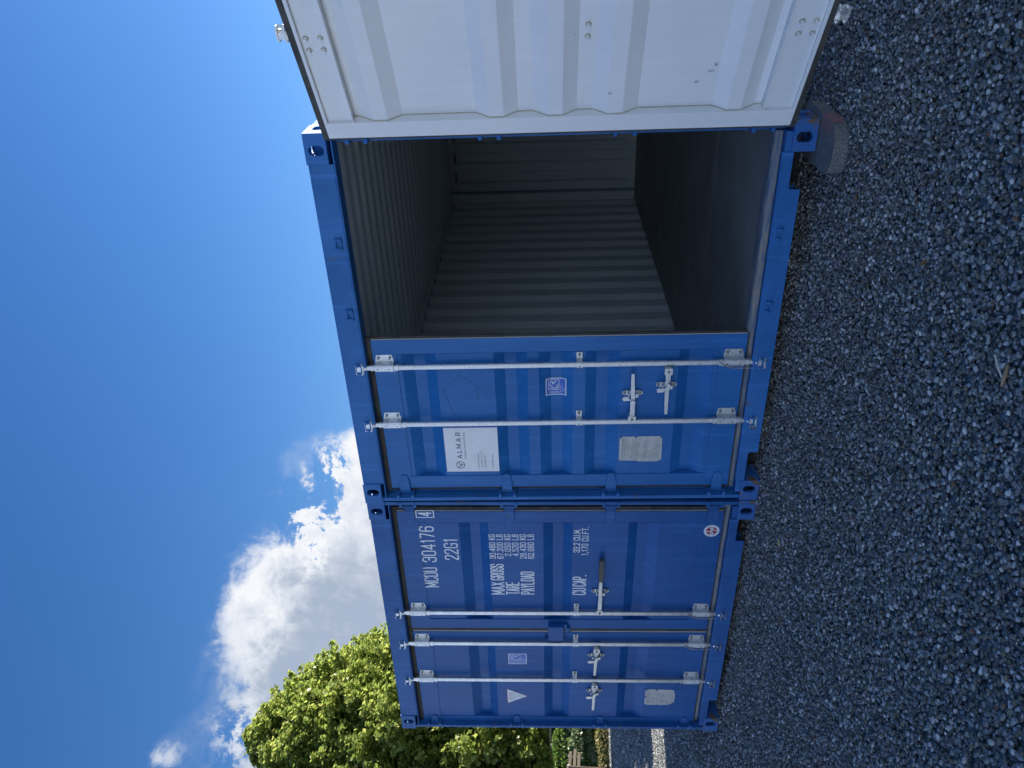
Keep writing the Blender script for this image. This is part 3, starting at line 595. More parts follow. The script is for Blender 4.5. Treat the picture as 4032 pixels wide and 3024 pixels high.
def conform_rect(mb, x0, x1, z0, z1, dc, m, lift=0., step=.008):
    n = max(1, int((z1-z0)/step)); vs = []
    for i in range(n+1):
        z = z0+(z1-z0)*i/n; a = dc(x0, z); b = dc(x1, z); vs += [(a[0], a[1]-lift, a[2]), (b[0], b[1]-lift, b[2])]
    mb.add(vs, [(2*i, 2*i+1, 2*i+3, 2*i+2) for i in range(n)], m)
def sticker(d, dc, x0, x1, z0, z1):
    mb = MB(); w = x1-x0; h = z1-z0
    conform_rect(mb, x0, x1, z0, z1, dc, 0); conform_rect(mb, x0+.006, x1-.006, z0+.006, z1-.006, dc, 1, .0005)
    bx0, bx1, bz0, bz1 = x0+w*.30, x0+w*.90, z0+h*.34, z1-h*.12
    for a, b, c, e in ((bx0, bx1, bz1-.003, bz1), (bx0, bx1, bz0, bz0+.003), (bx0, bx0+.003, bz0, bz1), (bx1-.003, bx1, bz0, bz1)): conform_rect(mb, a, b, c, e, dc, 0, .001)
    f2 = lambda x, z: (dc(x, z)[0], dc(x, z)[1]-.0012, z)
    put_strokes(mb, 'L', bx0+.010, bx0+.036, bz0+.010, bz1-.008, f2, 0, .005); put_strokes(mb, 'r', bx0+.024, bx1-.008, bz0+.018, bz1-.008, f2, 0, .005)
    put_text(mb, 'CERTIFIED', x0+w*.11, x0+w*.22, bz0, bz1, f2, 0, 0, True)
    for i, (t, k) in enumerate((('CONTAINER', .42), ('CERTIFICATION', .55), ('SCHEME', .28))): put_text(mb, t, x0+w*.14, x0+w*(.14+k), z0+h*(.24-.085*i), z0+h*(.295-.085*i), f2, 0, 0)
    mb.build('sticker', [DECALW, LRBLUE], d, fix=False)
aX = lambda x: adj(x, 3.4254, kd)
sticker(dA, decA, aX(.795), aX(.917), fz(1.247), fz(1.373))
sticker(dL, decL, fB(-1.687), fB(-1.568), fz(1.545), fz(1.686))
# white rental sign on container A
mb = MB(); x0, x1, z0, z1 = aX(.229), aX(.578), fz(1.684), fz(2.027); y = pA(1.9)
mb.box(x0-hxA, x1-hxA, y-.003, y-.0005, z0, z1, 0)
f2 = lambda x, z: (x-hxA, y-.0036, z)
[put_strokes(mb, ch_, x0+a_, x0+b_, z1-.108, z1-.075, f2, 1, .0048) for ch_, a_, b_ in (('A', .107, .139), ('L', .155, .173), ('M', .190, .222), ('A', .240, .272), ('R', .290, .314))]; put_text(mb, 'container rental and sales', x0+.104, x1-.033, z1-.135, z1-.119, f2, 2, 0)
for t, dz, x in (('Almar South Africa', .217, .15), ('sales.za@almar.co.za', .239, .163), ('+27 86 001 7476', .261, .135)): put_text(mb, t, x0+.027, x0+x, z1-dz, z1-dz+.012, f2, 2, 0)
put_text(mb, 'www.almar.co.za', x0+.028, x0+.142, z1-.308, z1-.297, f2, 1, 0)
cx, cz, r = x0+.056, z1-.092, .030
def stroke(a, b, wd=.0042, m=1):
    a = Vector((a[0], a[1])); b = Vector((b[0], b[1])); n = (b-a).normalized(); n = Vector((-n.y, n.x))*wd/2
    mb.add([f2(*(a+n)), f2(*(a-n)), f2(*(b-n)), f2(*(b+n))], [(0, 1, 2, 3)], m)
hx = [(cx+r*math.sin(R_(60*i)), cz+r*math.cos(R_(60*i))) for i in range(6)]; ce = (cx, cz)
for i in range(6):
    a, b = hx[i], hx[(i+1) % 6]; stroke(a, (a[0]+(b[0]-a[0])*.86, a[1]+(b[1]-a[1])*.86))
for i in (1, 3, 5): stroke((ce[0]+(hx[i][0]-ce[0])*.08, ce[1]+(hx[i][1]-ce[1])*.08), hx[i])
stroke((cx-.012, cz-.010), (cx, cz-.002)); stroke((cx+.012, cz-.010), (cx, cz-.002))
mb.build('rental_sign', [SIGNW, NAVY, GREYP], dA, fix=False)
# riveted data plates
def data_plate(d, off, pf, x0, x1, z0, z1, torn=False):
    mb = MB(); y = pf((z0+z1)/2); w = x1-x0; h = z1-z0; n = .009
    out = [(n, 0), (w*.62, 0), (w, .004), (w, h*.5), (w-.002, h-n), (w-n, h), (n, h), (n*.7, h*.62), (0, h*.58), (0, h*.02+n)] if not torn else [(.030, .004), (.034, .018), (.020, .020), (.004, .050), (0, h*.6), (.004, h-n), (n, h), (w*.45, h), (w*.47, h-.016), (w*.53, h-.016), (w*.55, h), (w-n, h), (w, h-n), (w, h*.5), (w-.006, .012), (w*.6, 0)]
    mb.plate([(x0+a, z0+b) for a, b in out], [], y-.0025, y-.0005, lambda a, b, c: (a-off, c, b), 0)
    f3 = lambda x, z: (x-off, y-.0031, z)
    def T(t, a, b, c, hh, m=1): put_text(mb, t, x0+w*a, x0+w*b, z0+h*c, z0+h*c+hh, f3, m, 0)
    T('APPROVED FOR TRANSPORT', .10, .92, .90, .010); T('UNDER CUSTOMS SEAL', .16, .84, .845, .010); T('GB/C 9114 LR 28-1/2018', .20, .80, .785, .008)
    T('TYPE  SM20-DC-14', .10, .62, .715, .007); T('MANUFACTURERS NO. OF THE CONTAINER', .10, .90, .675, .006)
    T('TIMBER COMPONENT', .08, .45, .60, .006); T('TREATMENT IM / 2018', .08, .45, .56, .006); T('INSPECTION', .55, .90, .60, .006); T('OWNER', .55, .80, .56, .006); T('MODEL NO.', .55, .92, .52, .006)
    T('CSC SAFETY APPROVAL', .12, .82, .40, .010); T('GB-LR 32117-08/2018', .14, .78, .35, .008)
    for i, t in enumerate(('DATE MANUFACTURED', 'IDENTIFICATION NO.', 'MAXIMUM GROSS WEIGHT  30,480 KG', 'ALLOWABLE STACKING WEIGHT 1.8G', 'TRANSVERSE RACKING TEST FORCE')): T(t, .05, (.45, .5, .85, .86, .84)[i], .28-.055*i, .006)
    for a, b, c, e in ((.03, .97, .645, .648), (.03, .97, .475, .478), (.50, .505, .478, .645), (.70, .97, .30, .303)): mb.box(x0+w*a-off, x0+w*b-off, y-.0032, y-.0026, z0+h*c, z0+h*e, 1)
    for a, b in ((.005, .012), (w-.006, .01), (.004, h-.008), (w-.006, h-.008), (0, h*.58), (w*.98, h*.62)): mb.cyl((x0+a-off, y-.001, z0+b), (x0+a-off, y-.007, z0+b), .0065, 10, 2)
    mb.build('data_plate', [PLATE, GREYP, BLUEW], d, fix=False)
data_plate(dA, hxA, pA, aX(.296), aX(.494), fz(.640), fz(.910))
data_plate(dL, hL, pL, fB(-2.172), fB(-1.981), fz(.364)+.002, fz(.604), True)
# triangular attention sticker
mb = MB(); y = pL(1.62)-.0006; P = [(fB(-2.168), fz(1.708)), (fB(-1.986), fz(1.710)), (fB(-2.077), fz(1.541))]; c = (sum(p[0] for p in P)/3, sum(p[1] for p in P)/3)
mb.add([(p[0]-hL, y, p[1]) for p in P], [(0, 1, 2)], 1); mb.add([(c[0]+(p[0]-c[0])*.93-hL, y-.0005, c[1]+(p[1]-c[1])*.93) for p in P], [(0, 1, 2)], 0)
f4 = lambda x, z: (x-hL, y-.001, z)
put_text(mb, 'ATTENTION', c[0]-.046, c[0]+.046, P[0][1]-.034, P[0][1]-.018, f4, 1, .012)
for i, (t, hw) in enumerate((('CONTAINER REPAIRS', .045), ('USE ONLY THE PAINT', .04), ('SYSTEM OF', .018), ('THIS', .010), ('CONTAINER', .020), ('OWNER', .012))): put_text(mb, t, c[0]-hw, c[0]+hw, P[0][1]-.050-.014*i, P[0][1]-.042-.014*i, f4, 2, 0)
mb.build('warning_sticker', [DECALW, REDP, GREYP], dL, fix=False)
# round emblem low on the right leaf
mb = MB(); cx, cz = fB(-.306), fz(.262); y = -.0006; N = 40
def disc(r, m, yy): mb.add([(cx-hR, yy, cz)]+[(cx-hR+r*math.cos(2*math.pi*i/N), yy, cz+r*math.sin(2*math.pi*i/N)) for i in range(N)], [(0, 1+i, 1+(i+1) % N) for i in range(N)], m)
disc(.053, 0, y); disc(.037, 1, y-.0005)
f5 = lambda x, z: (x-hR, y-.001, z)
for a, b, c_, d_ in ((-.008, -.001, -.005, .037), (.003, .010, -.037, .006), (-.006, .008, -.003, .004)): mb.box(cx+a-hR, cx+b-hR, y-.0012, y-.0007, cz+c_, cz+d_, 0)
put_text(mb, 'c', cx+.012, cx+.035, cz-.012, cz+.012, f5, 0, .05); put_text(mb, 'c', cx-.036, cx-.012, cz-.013, cz+.010, f5, 0, .05)
for i in range(26):
    t = 2*math.pi*i/26; px, pz = cx+.0455*math.cos(t), cz+.0455*math.sin(t); mb.box(px-.0016-hR, px+.0016-hR, y-.0008, y-.0004, pz-.0022, pz+.0022, 2)
mb.build('round_sticker', [DECALW, REDP, GREYP], dR, fix=False)
# faint scratched lines on the upper panel of container A
mb = MB()
def scr(pts, wd=.0022):
    for a, b in zip(pts, pts[1:]):
        a = Vector(a); b = Vector(b); n = (b-a).normalized(); n = Vector((-n.y, n.x))*wd/2
        mb.add([(v.x-hxA, pA(min(max(v.y, 1.69), 2.03))-.0006, v.y) for v in (a+n, a-n, b-n, b+n)], [(0, 1, 2, 3)])
scr([(.83, 2.015), (.96, 1.90), (.90, 1.82), (.84, 1.75), (.80, 1.72)], .0025); scr([(.87, 2.01), (.78, 1.98), (.66, 1.945)], .004); scr([(.86, 1.80), (.79, 1.785)], .005); scr([(.68, 1.73), (.655, 1.695)], .004)
mb.build('scratch_marks', simple('dark_scuff', (.02, .085, .23), .7, bs=0), dA, fix=False)
# scuffs on the open white door
mb = MB()
for u, z, l, w_ in ((.22, 1.05, .02, .006), (.30, .60, .03, .004), (.33, .59, .015, .012), (.24, .66, .02, .008), (.10, .75, .016, .004), (.52, 1.22, .02, .003)):
    yb = .0068+pO(z) if .345 < z < 2.266 else .036
    mb.add([(-u, yb, z), (-u-w_, yb, z+.002), (-u-w_*.6, yb, z+l), (-u+.003, yb, z+l*.8)], [(0, 1, 2, 3)])
mb.build('scratch_marks', simple('grey_scuff', (.48, .50, .50), .7, bs=0), dO, fix=False)

# ------------------------------------------------------------------ twisted seal wires hanging on the bar brackets
def wire(x, lab, M4):
    mb = MB(); pts = []
    path = [(.012, -.050, .352), (-.006, -.056, .325), (-.020, -.056, .290), (-.030, -.050, .245), (-.033, -.044, .200), (-.036, -.040, .150), (-.034, -.036, .120)]
    P = [Vector(p) for p in path]
    for ph in (0, math.pi):
        pts = []
        for i in range(61):
            t = i/60*(len(P)-1); k = min(int(t), len(P)-2); c = P[k].lerp(P[k+1], t-k)
            pts.append((x+c.x+.0026*math.cos(ph+i*.85), .05+c.y+.0026*math.sin(ph+i*.85), c.z))
        mb.tube(pts, .0026, 6)
    o = mb.build('seal_wire', WIRE, None, True); o.matrix_world = M4; tag(o, lab, 'wire', 'twisted wires left on the locking bars')
MBm = Matrix.Translation(B0) @ Brot.to_4x4()
wire(barsA[1]+hxA, 'twisted wire on the bar foot beside the open container doorway', Matrix.Identity(4))
wire(hR-bR[0], 'twisted wire on the foot of the bar with the black grip', MBm)
wire(hL+bL[1], 'twisted wire on the middle bar foot of the closed container', MBm)

# ------------------------------------------------------------------ ground
def gz(x, y):
    b = -.004+(.004*min(-x, 2.6) if x < 0 else 0)
    if x > 0: t = min(x/2.2, 1); t = t*t*(3-2*t); b -= .072*t
    return b+.010*mnoise.noise(Vector((x*1.3, y*1.3, 2)))-.004
def add_grid(name, x0, x1, y0, y1, st, zoff=0, skip=None):
    nx = int((x1-x0)/st)+1; ny = int((y1-y0)/st)+1; vs = [(x0+i*st, y0+j*st, gz(x0+i*st, y0+j*st)+zoff) for j in range(ny) for i in range(nx)]
    fs = [(j*nx+i, j*nx+i+1, (j+1)*nx+i+1, (j+1)*nx+i) for j in range(ny-1) for i in range(nx-1) if not (skip and skip(x0+(i+.5)*st, y0+(j+.5)*st))]
    me = bpy.data.meshes.new(name); me.from_pydata(vs, [], fs); o = bpy.data.objects.new(name, me); COL.objects.link(o); return o
xs = [-300, -120, -60, -30]+[-24+i*.5 for i in range(70)]+[14, 30, 60, 150]; ys = [-150, -60, -25, -12]+[-9+i*.5 for i in range(60)]+[25, 50, 100, 300]
vs = [(x, y, gz(max(min(x, 9), -24), y)-.014) for y in ys for x in xs]; nx = len(xs)
me = bpy.data.meshes.new('ground'); me.from_pydata(vs, [], [(j*nx+i, j*nx+i+1, (j+1)*nx+i+1, (j+1)*nx+i) for j in range(len(ys)-1) for i in range(nx-1)])
me.materials.append(GROUNDM); me.polygons.foreach_set('use_smooth', [True]*len(me.polygons)); g = bpy.data.objects.new('ground', me); COL.objects.link(g); tag(g, kind='structure')

stones = bpy.data.collections.new('stone_shapes')
for k in range(9):
    bm = bmesh.new(); bmesh.ops.create_icosphere(bm, subdivisions=2, radius=1)
    sc = Vector((random.uniform(.85, 1.35), random.uniform(.65, .95), random.uniform(.50, .80))); off = Vector((k*7.3, k*3.1, 0))
    cuts = [Vector([random.gauss(0, 1) for _ in range(3)]).normalized() for _ in range(5)]
    for v in bm.verts:
        n = v.co.normalized(); r = 1+.22*mnoise.noise(n*1.1+off)+.08*mnoise.noise(n*2.7+off)
        p = n*r
        for c_ in cuts:
            dd_ = p.dot(c_)-.86
            if dd_ > 0: p -= c_*dd_*.75
        v.co = Vector((p.x*sc.x, p.y*sc.y, p.z*sc.z))
    me = bpy.data.meshes.new('pebble'); bm.to_mesh(me); bm.free(); me.materials.append(STONE); me.polygons.foreach_set('use_smooth', [True]*len(me.polygons))
    stones.objects.link(bpy.data.objects.new('pebble', me))
def scatter(o, dens, smin, smax, seed):
    ng = bpy.data.node_groups.new('scatter_pebbles', 'GeometryNodeTree'); ng.interface.new_socket('Geometry', in_out='INPUT', socket_type='NodeSocketGeometry'); ng.interface.new_socket('Geometry', in_out='OUTPUT', socket_type='NodeSocketGeometry')
    N = ng.nodes.new; gi = N('NodeGroupInput'); go = N('NodeGroupOutput'); dp = N('GeometryNodeDistributePointsOnFaces'); dp.inputs['Density'].default_value = dens; dp.inputs['Seed'].default_value = seed
    ci = N('GeometryNodeCollectionInfo'); ci.inputs['Collection'].default_value = stones; ci.inputs['Separate Children'].default_value = True; ci.inputs['Reset Children'].default_value = True
    ip = N('GeometryNodeInstanceOnPoints'); ip.inputs['Pick Instance'].default_value = True
    rv = N('FunctionNodeRandomValue'); rv.data_type = 'FLOAT_VECTOR'; rv.inputs[0].default_value = (-.55, -.55, 0); rv.inputs[1].default_value = (.55, .55, 6.283)
    rs = N('FunctionNodeRandomValue'); rs.data_type = 'FLOAT'; rs.inputs[2].default_value = 0; rs.inputs[3].default_value = 1; rs.inputs['Seed'].default_value = 3
    pw = N('ShaderNodeMath'); pw.operation = 'POWER'; pw.inputs[1].default_value = 1.7; mr = N('ShaderNodeMapRange'); mr.inputs[3].default_value = smin; mr.inputs[4].default_value = smax
    rz = N('FunctionNodeRandomValue'); rz.data_type = 'FLOAT_VECTOR'; rz.inputs[0].default_value = (0, 0, -.006); rz.inputs[1].default_value = (0, 0, .007); rz.inputs['Seed'].default_value = 9
    sp = N('GeometryNodeSetPosition'); Lk = ng.links.new
    Lk(gi.outputs[0], dp.inputs[0]); Lk(dp.outputs['Points'], sp.inputs[0]); Lk(rz.outputs[0], sp.inputs['Offset']); Lk(sp.outputs[0], ip.inputs['Points']); Lk(ci.outputs[0], ip.inputs['Instance'])
    Lk(rv.outputs[0], ip.inputs['Rotation']); Lk(rs.outputs[1], pw.inputs[0]); Lk(pw.outputs[0], mr.inputs[0]); Lk(mr.outputs[0], ip.inputs['Scale']); Lk(ip.outputs[0], go.inputs[0])
    md = o.modifiers.new('scatter', 'NODES'); md.node_group = ng; tag(o, kind='stuff')
near = lambda x, y: (-2.1 < x < 2.2 and y > .75) or (x > 2.6 and y > 1) or (x-3.43)**2+(y+4.02)**2 > 6.4**2 or (y+4.02) < (3.43-x)*.56 or y < -4-(x-3.4)*.25-.2
o = add_grid('gravel', -3.2, 4.1, -3.3, 2.4, .1, skip=near); scatter(o, 6800, .0046, .0118, 1); tag(o, 'grey pebble gravel spread in front of the containers', 'gravel')
mid = lambda x, y: (x-3.43)**2+(y+4.02)**2 < 6.35**2 or (x > -2.5 and y > .1) or (y+4.02) < (3.43-x)*.57 or (y+4.02) > (3.43-x)*.80
o = add_grid('gravel', -7.4, 0, -2.0, 5.2, .1, skip=mid); scatter(o, 3400, .0065, .0145, 2); tag(o, 'grey pebble gravel beyond the left end of the closed container', 'gravel')
farg = lambda x, y: x > -7.35 and y < 5.15 or (y+4.02) < (3.43-x)*.58 or (y+4.02) > (3.43-x)*.74
o = add_grid('gravel', -14.6, -6.0, 2.0, 9.0, .2, skip=farg); scatter(o, 900, .012, .024, 4); tag(o, 'sunlit and shaded gravel running up to the shrubs', 'gravel')
def on(x, y, h=.006): return (x, y, gz(x, y)+h)
# concrete pad under the front right casting of A
mb = MB(); mb.plate(rrect(-.125, .135, -.225, .30, .105, 8), [], -.070, .062, lambda a, b, c: (a*(1+.03*math.sin(9*b)), b, c))
o = mb.build('concrete_pad', CONC, None, True, bevel=.022, seg=4); o.location = (2.330, -.005, -.068); tag(o, 'speckled concrete pad with a red stripe under the open container corner', 'concrete block')
o.rotation_euler = (0, 0, R_(-2))

# ------------------------------------------------------------------ plants
def leaf_cloud(name, P, Nn, size, mtl, parent, shape='maple', seed=0):
    """P: n x 3 leaf positions, Nn: n x 3 preferred normals"""
    r = np.random.default_rng(seed); n = len(P)
    nn = Nn+r.normal(0, .55, (n, 3)); nn /= np.linalg.norm(nn, axis=1)[:, None]
    a = np.cross(nn, r.normal(0, 1, (n, 3))); a /= np.linalg.norm(a, axis=1)[:, None]; b = np.cross(nn, a)
    s = (size*r.uniform(.6, 1.25, n))[:, None]
    if shape == 'maple': T = [(0, -.5, 0), (.34, -.34, .06), (.55, .05, .10), (.22, .16, .03), (0, .62, .0), (-.22, .16, .03), (-.55, .05, .10), (-.34, -.34, .06)]
    else: T = [(0, -.5, 0), (.28, 0, .07), (0, .5, 0), (-.28, 0, .07)]
    k = len(T); V_ = np.empty((n, k, 3))
    for i, (x, y, z) in enumerate(T): V_[:, i] = P+s*(a*x+b*y+nn*z)
    F = [(0, 1, 2, 3), (0, 3, 4, 5), (0, 5, 6, 7)] if k == 8 else [(0, 1, 2), (0, 2, 3)]
    me = bpy.data.meshes.new(name); fl = len(F[0]); nf = n*len(F); me.vertices.add(n*k); me.vertices.foreach_set('co', V_.reshape(-1))
    base = (np.arange(n)*k)[:, None, None]; idx = (base+np.array(F)[None]).reshape(-1); me.loops.add(len(idx)); me.loops.foreach_set('vertex_index', idx.astype(np.int32))
    me.polygons.add(nf); me.polygons.foreach_set('loop_start', np.arange(nf, dtype=np.int32)*fl); me.update(calc_edges=True)
    t = me.attributes.new('tint', 'FLOAT', 'POINT'); tv = np.clip(r.beta(2, 2.6, n)+r.normal(0, .06, n), 0, 1); t.data.foreach_set('value', np.repeat(tv, k))
    me.materials.append(mtl); o = bpy.data.objects.new(name, me); COL.objects.link(o); o.parent = parent; return o
def tree(label, loc, prof, nclus, per, size, mtl, zc, seed, flat=False):
    T = thing('maple_tree', label, 'tree', loc); r = np.random.default_rng(seed)
    mb = MB(); H_ = prof[0][0]; pts = [(0, 0, -.1), (.05, .03, H_*.2), (-.06, .05, H_*.5), (.03, 0, H_*.9)]; mb.tube(pts, [.28, .22, .15, .03], 10)
    P = []; Nn = []; zs = [p[0] for p in prof][::-1]; rs = [p[1] for p in prof][::-1]
    for i in range(nclus):
        while True:
            z = r.uniform(zs[0], zs[-1]); R0 = np.interp(z, zs, rs)
            if r.uniform(0, 1) < (R0+.45)/4: break
        sc_ = min(1., .30+R0/2.8)
        th = r.uniform(0, 2*math.pi); rr = R0*r.uniform(.55, 1.0)**.5*r.uniform(.86, 1.05)
        c = np.array([rr*math.cos(th), rr*math.sin(th), z]); out = np.array([math.cos(th), math.sin(th), .9]); out /= np.linalg.norm(out)
        if i % 3 == 0: mb.tube([(0, 0, max(z-1.6, .9)), tuple(c*np.array([.5, .5, 1])+np.array([0, 0, -.6])), tuple(c)], [.06, .035, .012], 5)
        ln = r.uniform(.5, 1.35)*sc_
        for k in range(r.integers(4, 7)):
            d = out+r.normal(0, .45, 3); d[2] = abs(d[2])*.9+.15; d /= np.linalg.norm(d); m_ = int(per*r.uniform(.7, 1.3))
            t = r.uniform(0, 1, m_)**.8; w = (.34*(1-t*.85)*(.45+.55*sc_))[:, None]
            q_ = c+d*ln*t[:, None]+r.normal(0, 1, (m_, 3))*w*.62; P.append(q_); Nn.append(np.tile(d*.4+np.array([0, 0, .8]), (m_, 1)))
    mb.build('trunk', BARK, T, True); cr = leaf_cloud('crown', np.concatenate(P), np.concatenate(Nn), size, mtl, T, 'maple', seed); cr['kind'] = 'stuff'; return T
tree('tall broad leafy maple tree beyond the closed container, gold and green', (-18.95, 11.0, 0), [(10.9, .05), (10.3, .50), (9.5, 1.1), (8.5, 1.65), (7.5, 2.15), (6.3, 2.8), (4.9, 3.5), (3.0, 4.2), (1.3, 4.5)], 1350, 66, .125, MAPLE, 0, 5)
def leafbox(name, label, cat, a, b, wdt, z0, z1, n, size, mtl, seed, kind=None, lump=.12, shape='oval'):
    """leafy mass along a line a-b"""
    T = thing(name, label, cat, (a[0], a[1], 0)); r = np.random.default_rng(seed); a = np.array(a); b = np.array(b); d = b-a; Lh = np.linalg.norm(d); d = d/Lh; nrm = np.array([-d[1], d[0]])
    t = r.uniform(0, Lh, n); side = r.integers(0, 4, n); u = np.where(side == 0, 1, np.where(side == 1, -1, r.uniform(-1, 1, n))); v = np.where(side >= 2, 1, r.uniform(0, 1, n))
    lp = np.array([mnoise.noise(Vector((x*1.4, y*2, seed))) for x, y in zip(t, v*2)])*lump
    u = u*(wdt/2+lp+r.normal(0, .03, n)); z = z0+(z1-z0)*v+lp*(v > .95)+r.normal(0, .03, n)
    P = np.stack([d[0]*t+nrm[0]*u, d[1]*t+nrm[1]*u, z], 1); N_ = np.stack([nrm[0]*np.sign(u), nrm[1]*np.sign(u), np.full(n, .7)], 1)
    o = leaf_cloud('foliage', P, N_, size, mtl, T, shape, seed); o['kind'] = 'stuff'
    mb = MB(); hw = wdt*.30
    c = [a*0+nrm*hw, d*Lh+nrm*hw, d*Lh-nrm*hw, -nrm*hw]; mb.add([(p[0], p[1], z) for z in (.0, z0+(z1-z0)*.86) for p in c], [(0, 1, 2, 3), (4, 5, 6, 7), (0, 1, 5, 4), (1, 2, 6, 5), (2, 3, 7, 6), (3, 0, 4, 7)]); mb.build('stems', DARKLEAF, T)
    return T
vd = np.array([-.8387, .5446]); pd = np.array([.5446, .8387]); c0_ = np.array([3.43, -4.02])     # view direction to the far left, and across it
def far(D, off): return tuple(c0_+vd*D+pd*off)
leafbox('clipped_hedge', 'low clipped green hedge under the maple, behind the wooden rail', 'hedge', far(24.2, -4), far(24.2, 4.5), 1.0, .0, 1.62, 16000, .10, HEDGEM, 21)
leafbox('hedge', 'dark tall hedge added unseen behind the containers to shade the far gravel', 'hedge', (-2.6, 8.2), (-9.85, 12.02), 1.2, .0, 3.14, 12000, .17, DARKLEAF, 22, lump=.25)  # hidden from the camera, added and sized to cast shade on the far gravel
leafbox('hedge', 'tall dark hedge added out of frame right of the open container as a sun blocker', 'hedge', (3.9, 3.2), (10.5, 2.6), 1.2, .0, 3.5, 9000, .17, DARKLEAF, 29, lump=.25)  # out of frame, added to keep sun off the gravel by the open door
leafbox('hedge', 'tall green hedge below and behind the maple crown', 'hedge', far(31.5, -7), far(31.5, 8), 1.6, .0, 4.0, 16000, .22, HEDGEM, 31, lump=.4)
leafbox('leafy_bush', 'bright green small leaved bush in front of the wooden rail', 'bush', far(22.2, -3.2), far(22.2, 3), .8, .1, 1.26, 13000, .09, HEDGEM, 23, lump=.2)
leafbox('ground_ivy', 'dry yellow ground plants along the gravel edge', 'ground plants', far(20.9, -3.5), far(20.9, 3), .5, .0, .22, 6000, .07, IVYM, 25, lump=.10)
# shrub with rounded billows
T = thing('rounded_shrub', 'pale grey green rounded shrub growing over the gravel edge', 'shrub', (*far(21.5, .85), 0)); P = []; Nn = []; r = np.random.default_rng(8)
for i in range(26):
    c = np.array([r.uniform(-.25, .25), r.uniform(-.9, .95), r.uniform(.25, .85)]); d = r.normal(0, 1, (330, 3)); d /= np.linalg.norm(d, axis=1)[:, None]; d[:, 2] = np.abs(d[:, 2])*.9
    P.append(c+d*r.uniform(.16, .30)); Nn.append(d)
P = np.concatenate(P); pr_ = P.copy(); pr_[:, 0] = P[:, 0]*vd[0]+P[:, 1]*pd[0]; pr_[:, 1] = P[:, 0]*vd[1]+P[:, 1]*pd[1]
leaf_cloud('foliage', pr_, np.concatenate(Nn), .075, SHRUBM, T, 'oval', 9)['kind'] = 'stuff'
# horizontal rail on posts
T = thing('wooden_rail', 'long pale wooden rail at eye height above the bush', 'fence rail', (*far(23.0, 0), 0)); mb = MB()
a = Vector((*(pd*-3.4), 1.40)); b = Vector((*(pd*3.2), 1.40)); mb.cyl(a, b, .030, 10); mb.build('rail', simple('grey_pole_wood', (.52, .44, .36), .8), T, True)
for k in (-3.3, 0.9, 3.1): MB().cyl((*(pd*k), 0), (*(pd*k), 1.36), .04, 8).build('post', BARK, T, True)
# pale wooden pallet leaning in the bush
T = thing('wooden_pallet', 'pale weathered wooden pallet boards leaning in the shrubs at the left frame edge', 'pallet', (*far(20.75, -.20), .68), (R_(-10), R_(5), math.atan2(pd[1], pd[0])))
for i, z in enumerate((.05, .15, .26)): MB().box(-.34, .20+.05*(i % 2), -.012, .008, z-.034, z+.034).build('slat', WOODP, T, bevel=.004)
for x in (-.24, .10): MB().box(x-.03, x+.03, .0085, .05, -.02, .32).build('crossbar', WOODP, T, bevel=.004)
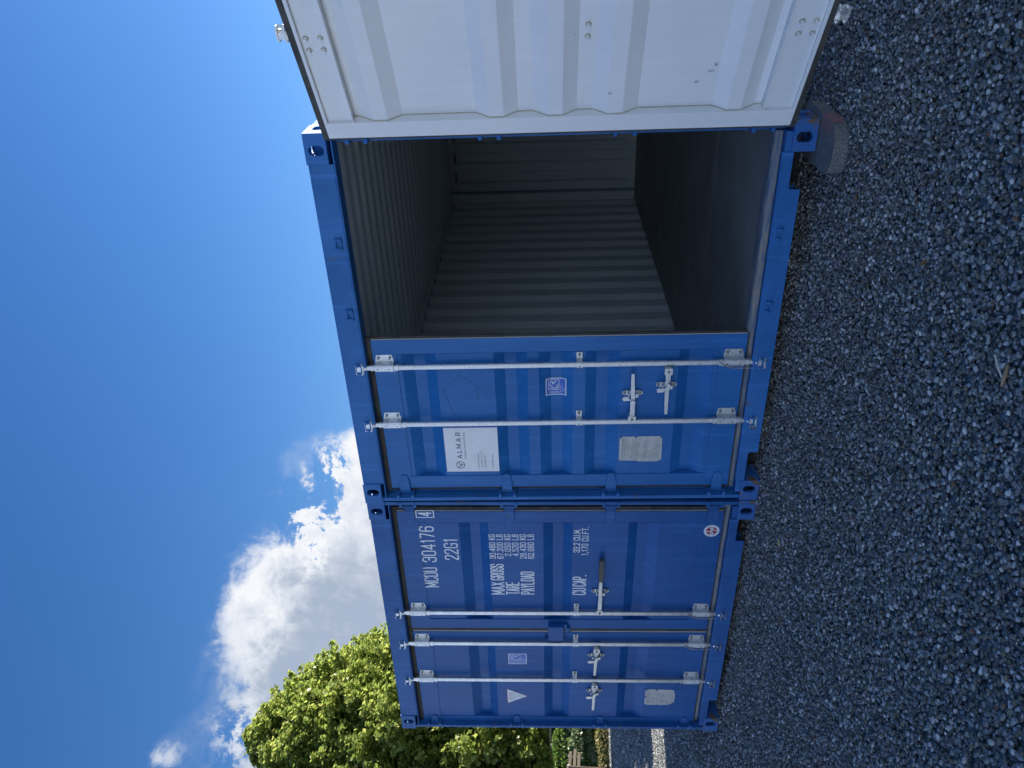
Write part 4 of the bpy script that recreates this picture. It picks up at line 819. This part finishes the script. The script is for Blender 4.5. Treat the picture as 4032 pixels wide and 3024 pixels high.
# green board with white trim and dark bin right at the frame edge
T = thing('green_board', 'green board with white edge strip at the far left frame edge', 'board', (*far(15.0, -.575), 0), (0, 0, math.atan2(pd[1], pd[0])))
MB().box(-1.6, .255, -.02, .02, 2.00, 3.60).build('panel', GREENB, T); mb = MB(); mb.box(.256, .285, -.026, .026, 1.97, 3.63); mb.box(-1.6, .2555, -.026, .026, 3.601, 3.63); mb.build('trim', WHITEB, T)
for x in (-1.4, -.5): MB().box(x-.03, x+.03, .021, .07, 0, 3.3).build('post', BARK, T)
T = thing('garden_bin', 'dark brown bin with a pale rim at the left frame edge', 'bin', (*far(19.5, -.49), 0), (0, 0, math.atan2(pd[1], pd[0])))
MB().plate([(-.22, -.25), (.22, -.25), (.22, .25), (-.22, .25)], [], 0, .98, lambda a, b, c: (a*(.85+.15*c), b*(.85+.15*c), c)).build('body', BINM, T, bevel=.02); MB().plate(rrect(-.25, .25, -.28, .28, .03), [], .98, 1.03, lambda a, b, c: (a, b, c)).build('rim', BINR, T, bevel=.01)

# ------------------------------------------------------------------ small things on the gravel
TW = simple('dry_stalk', (.34, .25, .15), .8, c2=(.24, .17, .10)); TW2 = simple('pale_stick', (.52, .50, .44), .7)
def stalk(name, label, cat, x, y, pts, r, mtl, rz=0):
    mb = MB(); mb.tube(pts, r, 6); o = mb.build(name, mtl, None, True); o.location = on(x, y, .016); o.rotation_euler = (0, 0, rz); tag(o, label, cat); return o

stalk('twig', 'forked dry stalk lying on the gravel in front of the open container', 'twig', 2.094, -1.885, [(-.035, .012, 0), (0, 0, .004), (.045, -.012, .008)], [.004, .0065, .0035], TW, .2)
mb = MB(); mb.tube([(0, 0, .006), (.03, .028, .016), (.055, .045, .02)], [.003, .0034, .0028], 6)
o = mb.build('stick', TW2, None, True); o.location = on(2.09, -1.880, .018); tag(o, 'short pale stick crossing the forked stalk on the gravel', 'stick')
stalk('stick', 'thin straight whitish stick on the gravel below the open doorway', 'stick', 1.706, -.543, [(-.022, 0, 0), (.022, .004, .003)], .0022, TW2, .9)
stalk('twig', 'small tan wood chip on the gravel near the joint of the containers', 'twig', .116, -.527, [(-.020, 0, 0), (.020, .003, .002)], .0055, simple('tan_chip', (.50, .40, .20), .7), .6)
def fallen(x, y, r, c, lab, rz):
    FL = MB(); out = [(0, -1), (.45, -.5), (.5, .1), (.25, .6), (0, 1), (-.3, .55), (-.5, 0), (-.4, -.55)]
    FL.plate([(a*r*.7, b*r) for a, b in out], [], 0, .0012, lambda a, b, c_: (a, b, c_+.35*abs(a)+.15*b*b/r))
    o = FL.build('fallen_leaf', simple('dry_leaf_%d' % int(r*1e4), c, .6, c2=tuple(k*.6 for k in c)), None, True); o.location = on(x, y, .017); o.rotation_euler = (.15, -.1, rz); tag(o, lab, 'leaf')
fallen(2.191, -1.214, .026, (.24, .13, .035), 'curled brown leaf lying on the gravel below the open doorway', .8)
fallen(.971, -1.46, .020, (.34, .35, .22), 'small pale green leaf on the gravel in front of the open container', 2.1)
